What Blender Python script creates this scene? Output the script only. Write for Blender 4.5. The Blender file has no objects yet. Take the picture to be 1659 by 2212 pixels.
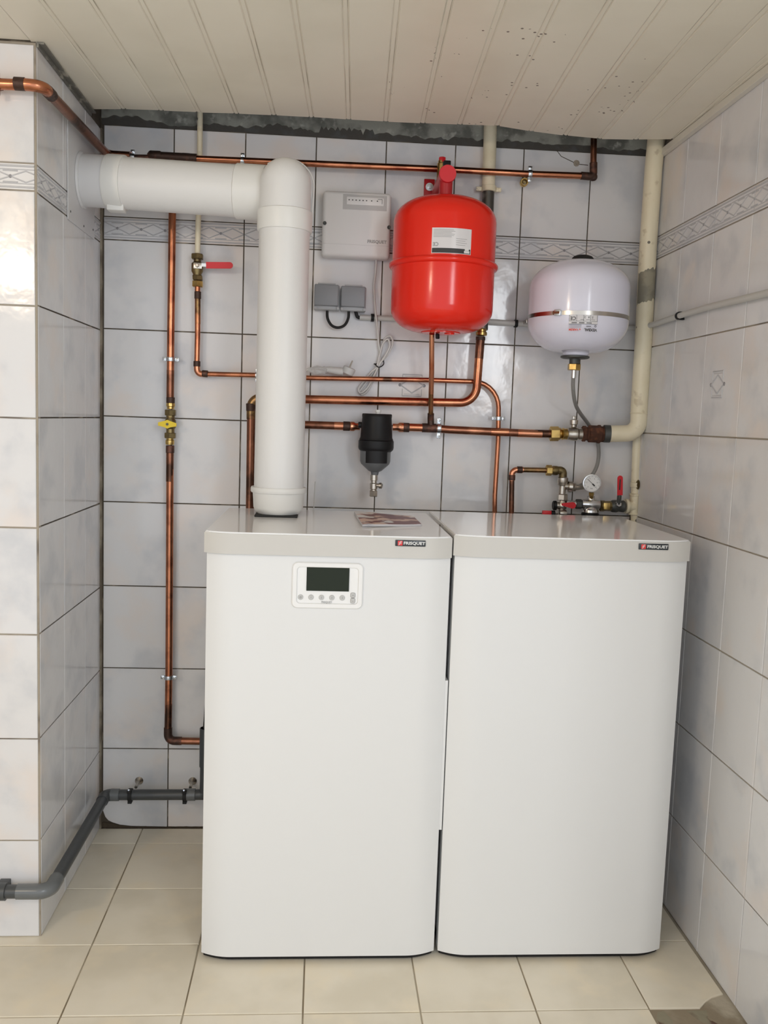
import bpy, bmesh, math, random
from mathutils import Vector, Matrix, noise
random.seed(7)
PI = math.pi
S = bpy.context.scene
COL = S.collection

# ------------------------------------------------------------------ camera
LOC = (0.6503, -2.6694, 1.2839)
RIGHT = (0.99705, -0.06832, 0.03485)
UP = (-0.02744, 0.10660, 0.99392)
FWD = (0.07162, 0.99195, -0.10441)
FOCAL = 1913.81
cam_data = bpy.data.cameras.new('camera')
cam = bpy.data.objects.new('camera', cam_data)
COL.objects.link(cam)
m = Matrix.Identity(4)
for i in range(3):
    m[i][0] = RIGHT[i]; m[i][1] = UP[i]; m[i][2] = -FWD[i]; m[i][3] = LOC[i]
cam.matrix_world = m
cam_data.sensor_fit = 'HORIZONTAL'
cam_data.sensor_width = 36.0
cam_data.lens = FOCAL / 1659 * 36.0
cam_data.clip_start = 0.02
S.camera = cam

# ------------------------------------------------------------------ world, lights, exposure
S.view_settings.view_transform = 'Standard'
S.view_settings.look = 'None'
S.view_settings.gamma = 1.0
S.view_settings.use_curve_mapping = False
S.view_settings.exposure = 0.0
w = bpy.data.worlds.new('world'); S.world = w
w.use_nodes = True
bg = w.node_tree.nodes['Background']
bg.inputs[0].default_value = (0.915, 0.962, 1.03, 1)
bg.inputs[1].default_value = 1.47

def area_light(name, loc, target, sx, sy, power, col):
    l = bpy.data.lights.new(name, 'AREA'); l.shape = 'RECTANGLE'; l.size = sx; l.size_y = sy
    l.energy = power; l.color = col
    o = bpy.data.objects.new(name, l); COL.objects.link(o)
    o.location = loc
    o.rotation_euler = (Vector(target) - Vector(loc)).to_track_quat('-Z', 'Y').to_euler()
    return o
area_light('window_daylight', (2.0, -4.3, 1.93), (0.8, 0, 1.2), 0.46, 1.0, 20, (0.93, 0.97, 1.0))
area_light('ceiling_lamp', (-0.86, -3.0, 1.93), (-0.3, -0.6, 1.5), 0.08, 0.08, 8, (1.0, 0.78, 0.55))

# ------------------------------------------------------------------ materials
def mk(name, col, rough=0.5, metal=0.0, vary=None, bump=None, coat=0.0, rand=False, spec=None, vary2=None, alpha=None, aniso=None):
    """vary = (colour, noise scale, low, high, detail); bump = (strength, scale)"""
    mt = bpy.data.materials.new(name); mt.use_nodes = True
    nt = mt.node_tree; N = nt.nodes; L = nt.links
    bs = N['Principled BSDF']
    bs.inputs['Base Color'].default_value = (*col, 1)
    bs.inputs['Roughness'].default_value = rough
    bs.inputs['Metallic'].default_value = metal
    if coat: bs.inputs['Coat Weight'].default_value = coat; bs.inputs['Coat Roughness'].default_value = 0.08
    if spec is not None: bs.inputs['Specular IOR Level'].default_value = spec
    if alpha is not None: bs.inputs['Alpha'].default_value = alpha
    tc = N.new('ShaderNodeTexCoord'); vec = tc.outputs['Object']
    if rand:
        oi = N.new('ShaderNodeObjectInfo')
        mu = N.new('ShaderNodeMath'); mu.operation = 'MULTIPLY'; mu.inputs[1].default_value = 37.0
        L.new(oi.outputs['Random'], mu.inputs[0])
        ad = N.new('ShaderNodeVectorMath'); ad.operation = 'ADD'
        L.new(vec, ad.inputs[0]); L.new(mu.outputs[0], ad.inputs[1]); vec = ad.outputs[0]
    cur = None
    for vv in (vary, vary2):
        if not vv: continue
        nz = N.new('ShaderNodeTexNoise'); nz.inputs['Scale'].default_value = vv[1]
        nz.inputs['Detail'].default_value = vv[4] if len(vv) > 4 else 4
        if vv is vary2:
            of = N.new('ShaderNodeVectorMath'); of.operation = 'ADD'; of.inputs[1].default_value = (5.3, 1.7, 9.1)
            L.new(vec, of.inputs[0]); L.new(of.outputs[0], nz.inputs['Vector'])
        else: L.new(vec, nz.inputs['Vector'])
        mr = N.new('ShaderNodeMapRange'); mr.interpolation_type = 'SMOOTHSTEP'
        mr.inputs['From Min'].default_value = vv[2]; mr.inputs['From Max'].default_value = vv[3]
        L.new(nz.outputs['Fac'], mr.inputs['Value'])
        mx = N.new('ShaderNodeMix'); mx.data_type = 'RGBA'
        if cur is None: mx.inputs[6].default_value = (*col, 1)
        else: L.new(cur, mx.inputs[6])
        mx.inputs[7].default_value = (*vv[0], 1)
        L.new(mr.outputs[0], mx.inputs[0]); cur = mx.outputs[2]
    if cur is not None: L.new(cur, bs.inputs['Base Color'])
    if bump:
        nz = N.new('ShaderNodeTexNoise'); nz.inputs['Scale'].default_value = bump[1]; nz.inputs['Detail'].default_value = 3
        L.new(vec, nz.inputs['Vector'])
        bp = N.new('ShaderNodeBump'); bp.inputs['Strength'].default_value = bump[0]; bp.inputs['Distance'].default_value = 0.002
        L.new(nz.outputs['Fac'], bp.inputs['Height']); L.new(bp.outputs[0], bs.inputs['Normal'])
    return mt

M = {}
M['tile'] = mk('glazed_wall_tile', (0.76, 0.755, 0.76), 0.12, vary=((0.63, 0.64, 0.665), 8, 0.47, 0.72, 8), vary2=((0.79, 0.73, 0.69), 6, 0.50, 0.72, 6), bump=(0.42, 16), rand=True)
M['tile_relief'] = mk('tile_relief_grey', (0.53, 0.53, 0.55), 0.2)
M['tile_dot'] = mk('tile_relief_dot', (0.27, 0.265, 0.28), 0.3)
M['grout_dark'] = mk('dirty_dark_grout', (0.085, 0.068, 0.048), 0.9, vary=((0.30, 0.25, 0.18), 12, 0.53, 0.66, 6), bump=(0.8, 120))
M['grout_mid'] = mk('brown_grout', (0.14, 0.115, 0.085), 0.9, vary=((0.33, 0.29, 0.22), 9, 0.45, 0.62, 5), bump=(0.8, 120))
M['grout_light'] = mk('tan_grout', (0.38, 0.33, 0.26), 0.9, vary=((0.20, 0.17, 0.14), 7, 0.52, 0.66, 5), bump=(0.8, 120))
M['blocker_paint'] = mk('warm_blocker_paint', (0.55, 0.50, 0.43), 0.6)  # for the added light-blocking wall on the left
M['floor_tile'] = mk('beige_floor_tile', (0.86, 0.79, 0.65), 0.38, vary=((0.76, 0.69, 0.55), 5, 0.42, 0.7, 4), vary2=((0.88, 0.78, 0.60), 8, 0.5, 0.75, 4), bump=(0.15, 30), rand=True)
M['floor_grout'] = mk('floor_grout', (0.30, 0.245, 0.17), 0.9, vary=((0.52, 0.46, 0.36), 6, 0.42, 0.6, 5), bump=(0.8, 90))
M['mortar'] = mk('broken_mortar_bed', (0.30, 0.27, 0.19), 0.95, vary=((0.13, 0.07, 0.05), 16, 0.5, 0.66, 6), bump=(1.0, 60))
M['plank'] = mk('cream_ceiling_paint', (0.83, 0.785, 0.665), 0.42, vary=((0.75, 0.705, 0.585), 3, 0.4, 0.75, 4), bump=(0.15, 40), rand=True)
def add_specks(mt, scale, thr, col, mask_scale, mask_lo, around=None):
    nt = mt.node_tree; N = nt.nodes; L = nt.links; bs = N['Principled BSDF']
    src = bs.inputs['Base Color'].links[0].from_socket
    geo = N.new('ShaderNodeNewGeometry')
    vo = N.new('ShaderNodeTexVoronoi'); vo.inputs['Scale'].default_value = scale; L.new(geo.outputs['Position'], vo.inputs['Vector'])
    lt = N.new('ShaderNodeMath'); lt.operation = 'LESS_THAN'; lt.inputs[1].default_value = thr; L.new(vo.outputs['Distance'], lt.inputs[0])
    nz = N.new('ShaderNodeTexNoise'); nz.inputs['Scale'].default_value = mask_scale; L.new(geo.outputs['Position'], nz.inputs['Vector'])
    gt = N.new('ShaderNodeMath'); gt.operation = 'GREATER_THAN'; gt.inputs[1].default_value = mask_lo; L.new(nz.outputs['Fac'], gt.inputs[0])
    mu = N.new('ShaderNodeMath'); mu.operation = 'MULTIPLY'; L.new(lt.outputs[0], mu.inputs[0]); L.new(gt.outputs[0], mu.inputs[1])
    if around:
        ds = N.new('ShaderNodeVectorMath'); ds.operation = 'DISTANCE'; ds.inputs[1].default_value = around[0]; L.new(geo.outputs['Position'], ds.inputs[0])
        l2 = N.new('ShaderNodeMath'); l2.operation = 'LESS_THAN'; l2.inputs[1].default_value = around[1]; L.new(ds.outputs['Value'], l2.inputs[0])
        m3 = N.new('ShaderNodeMath'); m3.operation = 'MULTIPLY'; L.new(mu.outputs[0], m3.inputs[0]); L.new(l2.outputs[0], m3.inputs[1]); mu = m3
    m2 = N.new('ShaderNodeMath'); m2.operation = 'MULTIPLY'; m2.inputs[1].default_value = 0.85; L.new(mu.outputs[0], m2.inputs[0])
    mx = N.new('ShaderNodeMix'); mx.data_type = 'RGBA'; L.new(m2.outputs[0], mx.inputs[0]); L.new(src, mx.inputs[6]); mx.inputs[7].default_value = (*col, 1)
    L.new(mx.outputs[2], bs.inputs['Base Color'])
add_specks(M['plank'], 48, 0.15, (0.09, 0.055, 0.03), 9, 0.54, ((1.08, -0.48, 2.08), 0.33))
M['plank_tongue'] = mk('darker_plank_joint', (0.72, 0.67, 0.57), 0.6, vary=((0.48, 0.44, 0.36), 6, 0.45, 0.65, 4))  # darker, blotchy tone for the plank grooves
M['void'] = mk('ceiling_void_board', (0.10, 0.10, 0.10), 0.9)
M['concrete'] = mk('rough_dark_plaster', (0.33, 0.33, 0.285), 0.95, vary=((0.15, 0.15, 0.13), 11, 0.44, 0.60, 9), vary2=((0.42, 0.41, 0.36), 40, 0.55, 0.7, 6), bump=(1.0, 70))
M['concrete_dark'] = mk('bare_dark_wall', (0.085, 0.078, 0.068), 0.95, vary=((0.10, 0.10, 0.095), 20, 0.5, 0.7, 6), bump=(1.0, 80))
M['cornice'] = mk('painted_cornice', (0.72, 0.69, 0.61), 0.45)
M['alu_dark'] = mk('dirty_edge_strip', (0.16, 0.155, 0.135), 0.5, vary=((0.42, 0.40, 0.34), 20, 0.5, 0.6, 4))
M['enamel'] = mk('white_enamel', (0.78, 0.785, 0.78), 0.33)
M['lid'] = mk('glossy_pale_grey_lid', (0.90, 0.90, 0.895), 0.10, spec=0.28)
M['fascia'] = mk('warm_grey_fascia', (0.61, 0.595, 0.56), 0.42)
M['black_plastic'] = mk('black_plastic', (0.008, 0.008, 0.009), 0.48, spec=0.3)
M['rubber'] = mk('black_rubber', (0.015, 0.015, 0.015), 0.75)
M['badge'] = mk('badge_black', (0.02, 0.025, 0.03), 0.3)
M['badge_red'] = mk('badge_red', (0.75, 0.05, 0.05), 0.35)
M['silver_ink'] = mk('pale_silver_lettering', (0.75, 0.75, 0.74), 0.4)
M['panel_white'] = mk('control_panel_white', (0.86, 0.86, 0.85), 0.35)
M['screen'] = mk('dark_green_lcd', (0.022, 0.029, 0.019), 0.35, spec=0.15)
M['button'] = mk('grey_button', (0.55, 0.55, 0.54), 0.5)
M['grey_ink'] = mk('grey_print', (0.25, 0.25, 0.25), 0.6)
M['flue'] = mk('white_coated_flue', (0.78, 0.775, 0.76), 0.42, bump=(0.12, 300))
M['flue_collar'] = mk('white_plastic_collar', (0.80, 0.795, 0.765), 0.38)
M['pillar_plate'] = mk('white_wall_plate', (0.70, 0.70, 0.71), 0.35)
M['red_paint'] = mk('red_enamel', (0.84, 0.024, 0.010), 0.17, spec=0.40, bump=(0.05, 60))
M['red_dark'] = mk('crimson_paint', (0.48, 0.018, 0.025), 0.32)
M['white_tank'] = mk('lilac_white_enamel', (0.80, 0.80, 0.92), 0.17, coat=0.2)
M['copper'] = mk('copper', (0.54, 0.215, 0.115), 0.25, 1.0, vary=((0.34, 0.125, 0.07), 22, 0.42, 0.66, 7), vary2=((0.13, 0.065, 0.04), 17, 0.60, 0.74, 7), bump=(0.15, 60))
M['copper_old'] = mk('tarnished_copper', (0.27, 0.115, 0.07), 0.32, 1.0, vary=((0.52, 0.23, 0.135), 12, 0.52, 0.75, 5), vary2=((0.09, 0.05, 0.035), 14, 0.48, 0.66, 4), bump=(0.2, 90))
M['copper_bright'] = mk('bright_copper', (0.64, 0.29, 0.17), 0.27, 1.0, vary=((0.55, 0.19, 0.10), 14, 0.45, 0.72, 5))
M['solder'] = mk('burnt_solder_joint', (0.075, 0.045, 0.035), 0.5, 0.7, vary=((0.18, 0.08, 0.055), 30, 0.5, 0.68, 5), bump=(0.5, 150))
M['heat'] = mk('heat_marked_copper', (0.30, 0.19, 0.085), 0.34, 1.0, vary=((0.12, 0.065, 0.04), 22, 0.45, 0.62, 5), vary2=((0.55, 0.24, 0.12), 16, 0.5, 0.7, 3))
M['brass'] = mk('brass', (0.62, 0.43, 0.15), 0.28, 1.0, vary=((0.40, 0.26, 0.09), 25, 0.45, 0.7, 4))
M['brass_old'] = mk('dull_brass', (0.26, 0.20, 0.095), 0.42, 1.0, vary=((0.14, 0.11, 0.06), 30, 0.45, 0.65, 4))
M['nickel'] = mk('nickel_plate', (0.55, 0.51, 0.45), 0.28, 1.0, vary=((0.38, 0.35, 0.30), 30, 0.5, 0.7, 4))
M['chrome'] = mk('chrome', (0.68, 0.68, 0.68), 0.16, 1.0)
M['zinc'] = mk('zinc_clamp', (0.62, 0.66, 0.70), 0.28, 1.0)
M['steel'] = mk('stainless_band', (0.50, 0.47, 0.43), 0.26, 1.0)
M['braid'] = mk('braided_steel', (0.42, 0.42, 0.41), 0.4, 0.9, bump=(1.0, 900))
M['iron'] = mk('grey_cast_iron', (0.10, 0.105, 0.10), 0.5, 0.6)
M['rust'] = mk('rusty_iron', (0.085, 0.035, 0.02), 0.85, 0.2, vary=((0.16, 0.06, 0.03), 60, 0.45, 0.65, 5), bump=(0.9, 160))
M['yellow'] = mk('yellow_handle', (0.85, 0.62, 0.01), 0.4)
M['red_plastic'] = mk('red_plastic', (0.70, 0.02, 0.03), 0.38)
M['red_print'] = mk('red_print', (0.75, 0.08, 0.05), 0.5)
M['cream'] = mk('cream_painted_pipe', (0.86, 0.78, 0.58), 0.40, vary=((0.76, 0.67, 0.47), 7, 0.45, 0.75, 5), vary2=((0.66, 0.57, 0.40), 30, 0.6, 0.72, 3), bump=(0.4, 60))
add_specks(M['cream'], 38, 0.17, (0.05, 0.04, 0.03), 6, 0.62)
M['cream_bare'] = mk('worn_grey_pipe', (0.25, 0.23, 0.175), 0.6, vary=((0.33, 0.30, 0.22), 25, 0.45, 0.6, 5))
M['bare_dark'] = mk('bare_dark_metal_pipe', (0.10, 0.095, 0.085), 0.4, 0.6, vary=((0.30, 0.29, 0.26), 15, 0.55, 0.7, 4))
M['conduit'] = mk('pale_grey_conduit', (0.56, 0.555, 0.53), 0.45)
M['pvc'] = mk('dark_grey_pvc', (0.062, 0.067, 0.07), 0.38)
M['pvc_light'] = mk('grey_pvc_fitting', (0.145, 0.155, 0.16), 0.25)
M['box_white'] = mk('off_white_box', (0.78, 0.77, 0.755), 0.42)
M['box_grey'] = mk('display_surround', (0.52, 0.51, 0.50), 0.5)
M['socket_base'] = mk('light_grey_socket', (0.43, 0.44, 0.45), 0.45)
M['socket_cover'] = mk('mid_grey_flap', (0.25, 0.26, 0.275), 0.42)
M['cable_white'] = mk('white_cable', (0.66, 0.65, 0.63), 0.5)
M['grey_cup'] = mk('grey_plastic_cup', (0.15, 0.158, 0.165), 0.4)
M['label_white'] = mk('white_sticker', (0.74, 0.72, 0.73), 0.22)
M['ink'] = mk('black_print', (0.03, 0.03, 0.03), 0.5)
M['mid_ink'] = mk('pale_grey_print', (0.36, 0.35, 0.34), 0.6)
M['paper'] = mk('white_paper', (0.75, 0.74, 0.77), 0.6)
M['cover_print'] = mk('brochure_cover', (0.72, 0.50, 0.40), 0.35, vary=((0.17, 0.025, 0.02), 13, 0.44, 0.50, 3), vary2=((0.82, 0.80, 0.78), 12, 0.54, 0.58, 4))
M['bag'] = mk('crumpled_clear_bag', (0.80, 0.80, 0.78), 0.15, alpha=0.45, bump=(1.0, 60))
M['dirt'] = mk('caked_brown_dirt', (0.075, 0.055, 0.035), 0.95, bump=(1.0, 120))

# ------------------------------------------------------------------ mesh helpers
ORG = {}
class B:
    def __init__(s): s.bm = bmesh.new(); s.mi = 0
    def face(s, vs):
        try:
            f = s.bm.faces.new(vs); f.material_index = s.mi; return f
        except ValueError: return None
    def box(s, lo, hi, bev=0.0, seg=2, rot=None):
        lo, hi = Vector(lo), Vector(hi); c = (lo + hi) / 2; d = hi - lo
        r = bmesh.ops.create_cube(s.bm, size=1.0)
        for v in r['verts']:
            v.co = Vector((v.co.x * d.x, v.co.y * d.y, v.co.z * d.z))
        vs = r['verts']
        if bev > 0:
            es = list({e for v in vs for e in v.link_edges})
            q = bmesh.ops.bevel(s.bm, geom=es, offset=bev, segments=seg, profile=0.5, affect='EDGES')
            vs = list({v for f in q['faces'] for v in f.verts} | {v for v in vs if v.is_valid})
        for v in vs:
            if rot is not None: v.co = rot @ v.co
            v.co += c
        for f in {f for v in vs for f in v.link_faces}: f.material_index = s.mi
        return s
    def rev(s, a, d, prof, seg=24, cap=True, ang0=0.0):
        """surface of revolution: profile (distance along d, radius)"""
        a = Vector(a); d = Vector(d).normalized()
        u = d.orthogonal().normalized()
        if abs(d.z) > 0.99: u = Vector((1, 0, 0))
        else: u = d.cross(Vector((0, 0, 1))).normalized()
        v = d.cross(u)
        rings = []
        for t, r in prof:
            if r < 1e-6: rings.append([s.bm.verts.new(a + d * t)])
            else: rings.append([s.bm.verts.new(a + d * t + (u * math.cos(ang0 + 2 * PI * k / seg) + v * math.sin(ang0 + 2 * PI * k / seg)) * r) for k in range(seg)])
        for p, q in zip(rings, rings[1:]):
            for k in range(seg):
                k2 = (k + 1) % seg
                if len(p) == 1 and len(q) == 1: continue
                if len(p) == 1: s.face([p[0], q[k], q[k2]])
                elif len(q) == 1: s.face([p[k], q[0], p[k2]])
                else: s.face([p[k], q[k], q[k2], p[k2]])
        if cap:
            if len(rings[0]) > 1: s.face(list(rings[0]))
            if len(rings[-1]) > 1: s.face(list(reversed(rings[-1])))
        return s
    def cyl(s, a, c, r, seg=20, ch=0.0, r2=None):
        a, c = Vector(a), Vector(c); L = (c - a).length; r2 = r if r2 is None else r2
        pr = [(0, r), (L, r2)] if ch <= 0 else [(0, r - ch), (ch, r), (L - ch, r2), (L, r2 - ch)]
        return s.rev(a, c - a, pr, seg)
    def hexn(s, a, c, r, ch=0.0015):
        a, c = Vector(a), Vector(c); L = (c - a).length
        return s.rev(a, c - a, [(0, r - ch), (ch, r), (L - ch, r), (L, r - ch)], 6, ang0=PI / 6)
    def torus(s, c, axis, R, r, seg=28, rs=10):
        c = Vector(c); d = Vector(axis).normalized()
        u = d.orthogonal().normalized(); v = d.cross(u)
        rings = []
        for k in range(seg):
            a = 2 * PI * k / seg; e = u * math.cos(a) + v * math.sin(a)
            rings.append([s.bm.verts.new(c + e * (R + r * math.cos(2 * PI * j / rs)) + d * r * math.sin(2 * PI * j / rs)) for j in range(rs)])
        for k in range(seg):
            p, q = rings[k], rings[(k + 1) % seg]
            for j in range(rs): s.face([p[j], q[j], q[(j + 1) % rs], p[(j + 1) % rs]])
        return s
    def tube(s, pts, r, fillet=0.0, seg=14, fseg=7, caps=True):
        pts = [Vector(p) for p in pts]
        path = path_fillet(pts, fillet, fseg)
        rr = r if isinstance(r, (list, tuple)) else None
        n = len(path); prev = None; rings = []
        for i, p in enumerate(path):
            t = (path[min(i + 1, n - 1)] - path[max(i - 1, 0)]).normalized()
            if prev is None:
                u = t.orthogonal().normalized()
            else:
                u = (prev - t * prev.dot(t)).normalized()
            prev = u; v = t.cross(u)
            rad = r if rr is None else rr[0] + (rr[1] - rr[0]) * i / (n - 1)
            rings.append([s.bm.verts.new(p + (u * math.cos(2 * PI * k / seg) + v * math.sin(2 * PI * k / seg)) * rad) for k in range(seg)])
        for p, q in zip(rings, rings[1:]):
            for k in range(seg): s.face([p[k], p[(k + 1) % seg], q[(k + 1) % seg], q[k]])
        if caps:
            s.face(list(reversed(rings[0]))); s.face(rings[-1])
        return s
    def prism(s, poly, axis, lo, hi):
        """poly in the plane of the two other axes (x,y for z; x,z for y; y,z for x)"""
        def mkv(p, h):
            if axis == 'z': return (p[0], p[1], h)
            if axis == 'y': return (p[0], h, p[1])
            return (h, p[0], p[1])
        a = [s.bm.verts.new(mkv(p, lo)) for p in poly]; b = [s.bm.verts.new(mkv(p, hi)) for p in poly]
        s.face(a); s.face(list(reversed(b)))
        n = len(poly)
        for k in range(n): s.face([a[k], a[(k + 1) % n], b[(k + 1) % n], b[k]])
        return s
    def text(s, body, size, fn, depth=0.0004, bold=0.0):
        cu = bpy.data.curves.new('lettering', 'FONT'); cu.body = body; cu.size = size
        cu.align_x = 'CENTER'; cu.align_y = 'CENTER'; cu.resolution_u = 2; cu.offset = bold
        cu.extrude = depth / 2
        o = bpy.data.objects.new('lettering', cu)
        me = o.to_mesh()
        vs = [s.bm.verts.new(fn(v.co.x, v.co.y, v.co.z)) for v in me.vertices]
        for p in me.polygons: s.face([vs[i] for i in p.vertices])
        o.to_mesh_clear(); bpy.data.objects.remove(o); bpy.data.curves.remove(cu)
        return s

def path_fillet(pts, f, seg):
    if (not isinstance(f, (list, tuple)) and f <= 0) or len(pts) < 3: return pts
    out = [pts[0]]
    for i in range(1, len(pts) - 1):
        p = pts[i]; ff = f[i - 1] if isinstance(f, (list, tuple)) else f
        a = (pts[i - 1] - p); b = (pts[i + 1] - p)
        la, lb = a.length, b.length; a.normalize(); b.normalize()
        ang = a.angle(b)
        if ang > PI - 0.03 or ff <= 0: out.append(p); continue
        tl = min(ff / math.tan(ang / 2), la * 0.49, lb * 0.49)
        p0, p1 = p + a * tl, p + b * tl
        bis = (a + b).normalized(); rad = tl * math.tan(ang / 2); c = p + bis * (rad / math.sin(ang / 2))
        v0, v1 = p0 - c, p1 - c; tot = v0.angle(v1)
        for k in range(seg + 1):
            t = k / seg
            out.append(c + (v0 * math.sin((1 - t) * tot) + v1 * math.sin(t * tot)) / math.sin(tot))
    out.append(pts[-1])
    return out

def smooth_curve(pts, n=8):
    pts = [Vector(p) for p in pts]; P_ = [pts[0]] + pts + [pts[-1]]; out = []
    for i in range(1, len(P_) - 2):
        a, b, c, d = P_[i - 1], P_[i], P_[i + 1], P_[i + 2]
        for k in range(n):
            t = k / n
            out.append(0.5 * ((2 * b) + (c - a) * t + (2 * a - 5 * b + 4 * c - d) * t * t + (3 * b - a - 3 * c + d) * t ** 3))
    out.append(pts[-1]); return out

def obj(name, b, mat, parent=None, sharp=35, label=None, kind=None):
    bm = b.bm
    bmesh.ops.recalc_face_normals(bm, faces=bm.faces[:])
    org = ORG.get(parent.name, Vector()) if parent is not None else Vector()
    if org.length: bmesh.ops.translate(bm, verts=bm.verts[:], vec=-org)
    me = bpy.data.meshes.new(name); bm.to_mesh(me); bm.free()
    for mt in (mat if isinstance(mat, (list, tuple)) else [mat]): me.materials.append(M[mt])
    if sharp:
        for p in me.polygons: p.use_smooth = True
        me.set_sharp_from_angle(angle=math.radians(sharp))
    o = bpy.data.objects.new(name, me); COL.objects.link(o)
    if parent is not None:
        o.parent = parent; ORG[o.name] = org
    if label: o['label'] = label
    if kind: o['kind'] = kind
    return o

def thing(name, label, cat, loc, group=None):
    o = bpy.data.objects.new(name, None); COL.objects.link(o); o.location = loc
    o.empty_display_size = 0.05
    o['label'] = label; o['category'] = cat
    if group: o['group'] = group
    ORG[o.name] = Vector(loc)
    return o
def tag(o, label, cat, group=None):
    o['label'] = label; o['category'] = cat
    if group: o['group'] = group
    return o
def rebase(o, loc):
    """move a single-mesh thing's origin to loc without moving the shape"""
    loc = Vector(loc); o.data.transform(Matrix.Translation(-loc)); o.location = loc
    ORG[o.name] = loc
    return o
def mid(a, c, t): return tuple(Vector(a) + (Vector(c) - Vector(a)) * t)
def off(a, x=0, y=0, z=0): return (a[0] + x, a[1] + y, a[2] + z)

# ------------------------------------------------------------------ setting
W = 1.608            # recess width; back wall tile face at y = 0, floor at z = 0
T, H = 0.203, 0.253
PIL = -0.580         # front face of the left pillar
CEIL = 2.08
NEAR = -2.95

def structure(name, b, mat, sharp=0):
    o = obj(name, b, mat, None, sharp); o['kind'] = 'structure'; return o

wall_back = structure('wall_back', B().box((-0.1, 0.003, -0.15), (W + 0.1, 0.16, 2.5)), 'grout_dark')
wall_left = structure('wall_left', B().box((-1.5, PIL + 0.003, -0.15), (-0.003, 0.003, 2.5)), 'grout_dark')
wall_right = structure('wall_right', B().box((W + 0.003, -2.1, -0.15), (W + 0.16, 0.003, 2.5)), 'grout_light')
obj('grout', B().box((-1.5, PIL + 0.0028, 0), (-0.001, PIL + 0.02, 2.078)), 'grout_light', wall_left, 0)

# tiles: local x = width, z = height, face towards -y
TM = {}
def tile_mesh(poly, mat='tile', t=0.006, bev=0.0012, key=None):
    k = (key or tuple(round(c, 4) for p in poly for c in p), mat)
    if k in TM: return TM[k]
    b = B(); bm = b.bm
    cx = sum(p[0] for p in poly) / len(poly); cz = sum(p[1] for p in poly) / len(poly)
    def ins(p):
        d = Vector((p[0] - cx, p[1] - cz)); return (p[0] - bev * (1 if d.x > 0 else -1) , p[1] - bev * (1 if d.y > 0 else -1))
    A = [bm.verts.new((p[0], 0, p[1])) for p in poly]
    C_ = [bm.verts.new((p[0], -t + bev * 0.8, p[1])) for p in poly]
    D = [bm.verts.new((ins(p)[0], -t, ins(p)[1])) for p in poly]
    n = len(poly)
    for k2 in range(n):
        j = (k2 + 1) % n
        b.face([A[k2], A[j], C_[j], C_[k2]]); b.face([C_[k2], C_[j], D[j], D[k2]])
    b.face(D); b.face(list(reversed(A)))
    bmesh.ops.recalc_face_normals(bm, faces=bm.faces[:])
    me = bpy.data.meshes.new('tile'); bm.to_mesh(me); bm.free(); me.materials.append(M[mat])
    TM[k] = me; return me
def rect(w_, h_): return [(-w_ / 2, -h_ / 2), (w_ / 2, -h_ / 2), (w_ / 2, h_ / 2), (-w_ / 2, h_ / 2)]

def bar(b, p, q, wd, ht, y0):
    """raised ridge between two points of the tile face (x, z)"""
    p, q = Vector((p[0], 0, p[1])), Vector((q[0], 0, q[1])); d = (q - p).normalized(); nrm = Vector((-d.z, 0, d.x)) * wd / 2
    up = Vector((0, -ht, 0)); y = Vector((0, y0, 0))
    a = [b.bm.verts.new(v + y) for v in (p - nrm, p + nrm, q + nrm, q - nrm)]
    e = [b.bm.verts.new(v + y + up) for v in (p - nrm * .4, p + nrm * .4, q + nrm * .4, q - nrm * .4)]
    b.face(e)
    for k in range(4): b.face([a[k], a[(k + 1) % 4], e[(k + 1) % 4], e[k]])
def stud(b, c, r, ht, y0, seg=8):
    b.rev((c[0], y0, c[1]), (0, -1, 0), [(0, r), (ht * .7, r * .8), (ht, r * .4)], seg)
BM_ = {}
def border_mesh(w_, h_, phase):
    k = (round(w_, 4), round(h_, 4), round(phase, 4))
    if k in BM_: return BM_[k]
    b = B(); b.box((-w_ / 2, -0.0055, -h_ / 2), (w_ / 2, 0, h_ / 2))
    y0 = -0.0055; hz = h_ / 2
    b.mi = 1
    for s in (-1, 1):
        bar(b, (-w_ / 2, s * (hz - 0.005)), (w_ / 2, s * (hz - 0.005)), 0.0045, 0.0022, y0)
        bar(b, (-w_ / 2, s * (hz - 0.0125)), (w_ / 2, s * (hz - 0.0125)), 0.0024, 0.0009, y0)
    step = T / 3; amp = hz - 0.0155
    x0 = -w_ / 2 - phase % step - step
    def clipseg(p, q):
        lo, hi = -w_ / 2, w_ / 2
        if q[0] <= lo or p[0] >= hi: return None
        def at_(x): f = (x - p[0]) / (q[0] - p[0]); return (x, p[1] + (q[1] - p[1]) * f)
        a = p if p[0] >= lo else at_(lo); c = q if q[0] <= hi else at_(hi)
        return (a, c) if c[0] - a[0] > 0.002 else None
    x = x0
    while x < w_ / 2 + step:
        for s in (-1, 1):
            for p, q in (((x, 0), (x + step / 2, s * amp)), ((x + step / 2, s * amp), (x + step, 0)), ((x - step * .24, s * amp), (x + step * .24, s * amp))):
                c = clipseg(p, q)
                if c: bar(b, c[0], c[1], 0.0032, 0.0014, y0)
        if -w_ / 2 + 0.004 < x < w_ / 2 - 0.004:
            b.mi = 2; stud(b, (x, 0), 0.0042, 0.002, y0); b.mi = 1
        x += step
    bmesh.ops.recalc_face_normals(b.bm, faces=b.bm.faces[:])
    me = bpy.data.meshes.new('border_tile'); b.bm.to_mesh(me); b.bm.free()
    for n_ in ('tile', 'tile_relief', 'tile_dot'): me.materials.append(M[n_])
    BM_[k] = me; return me

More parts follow.
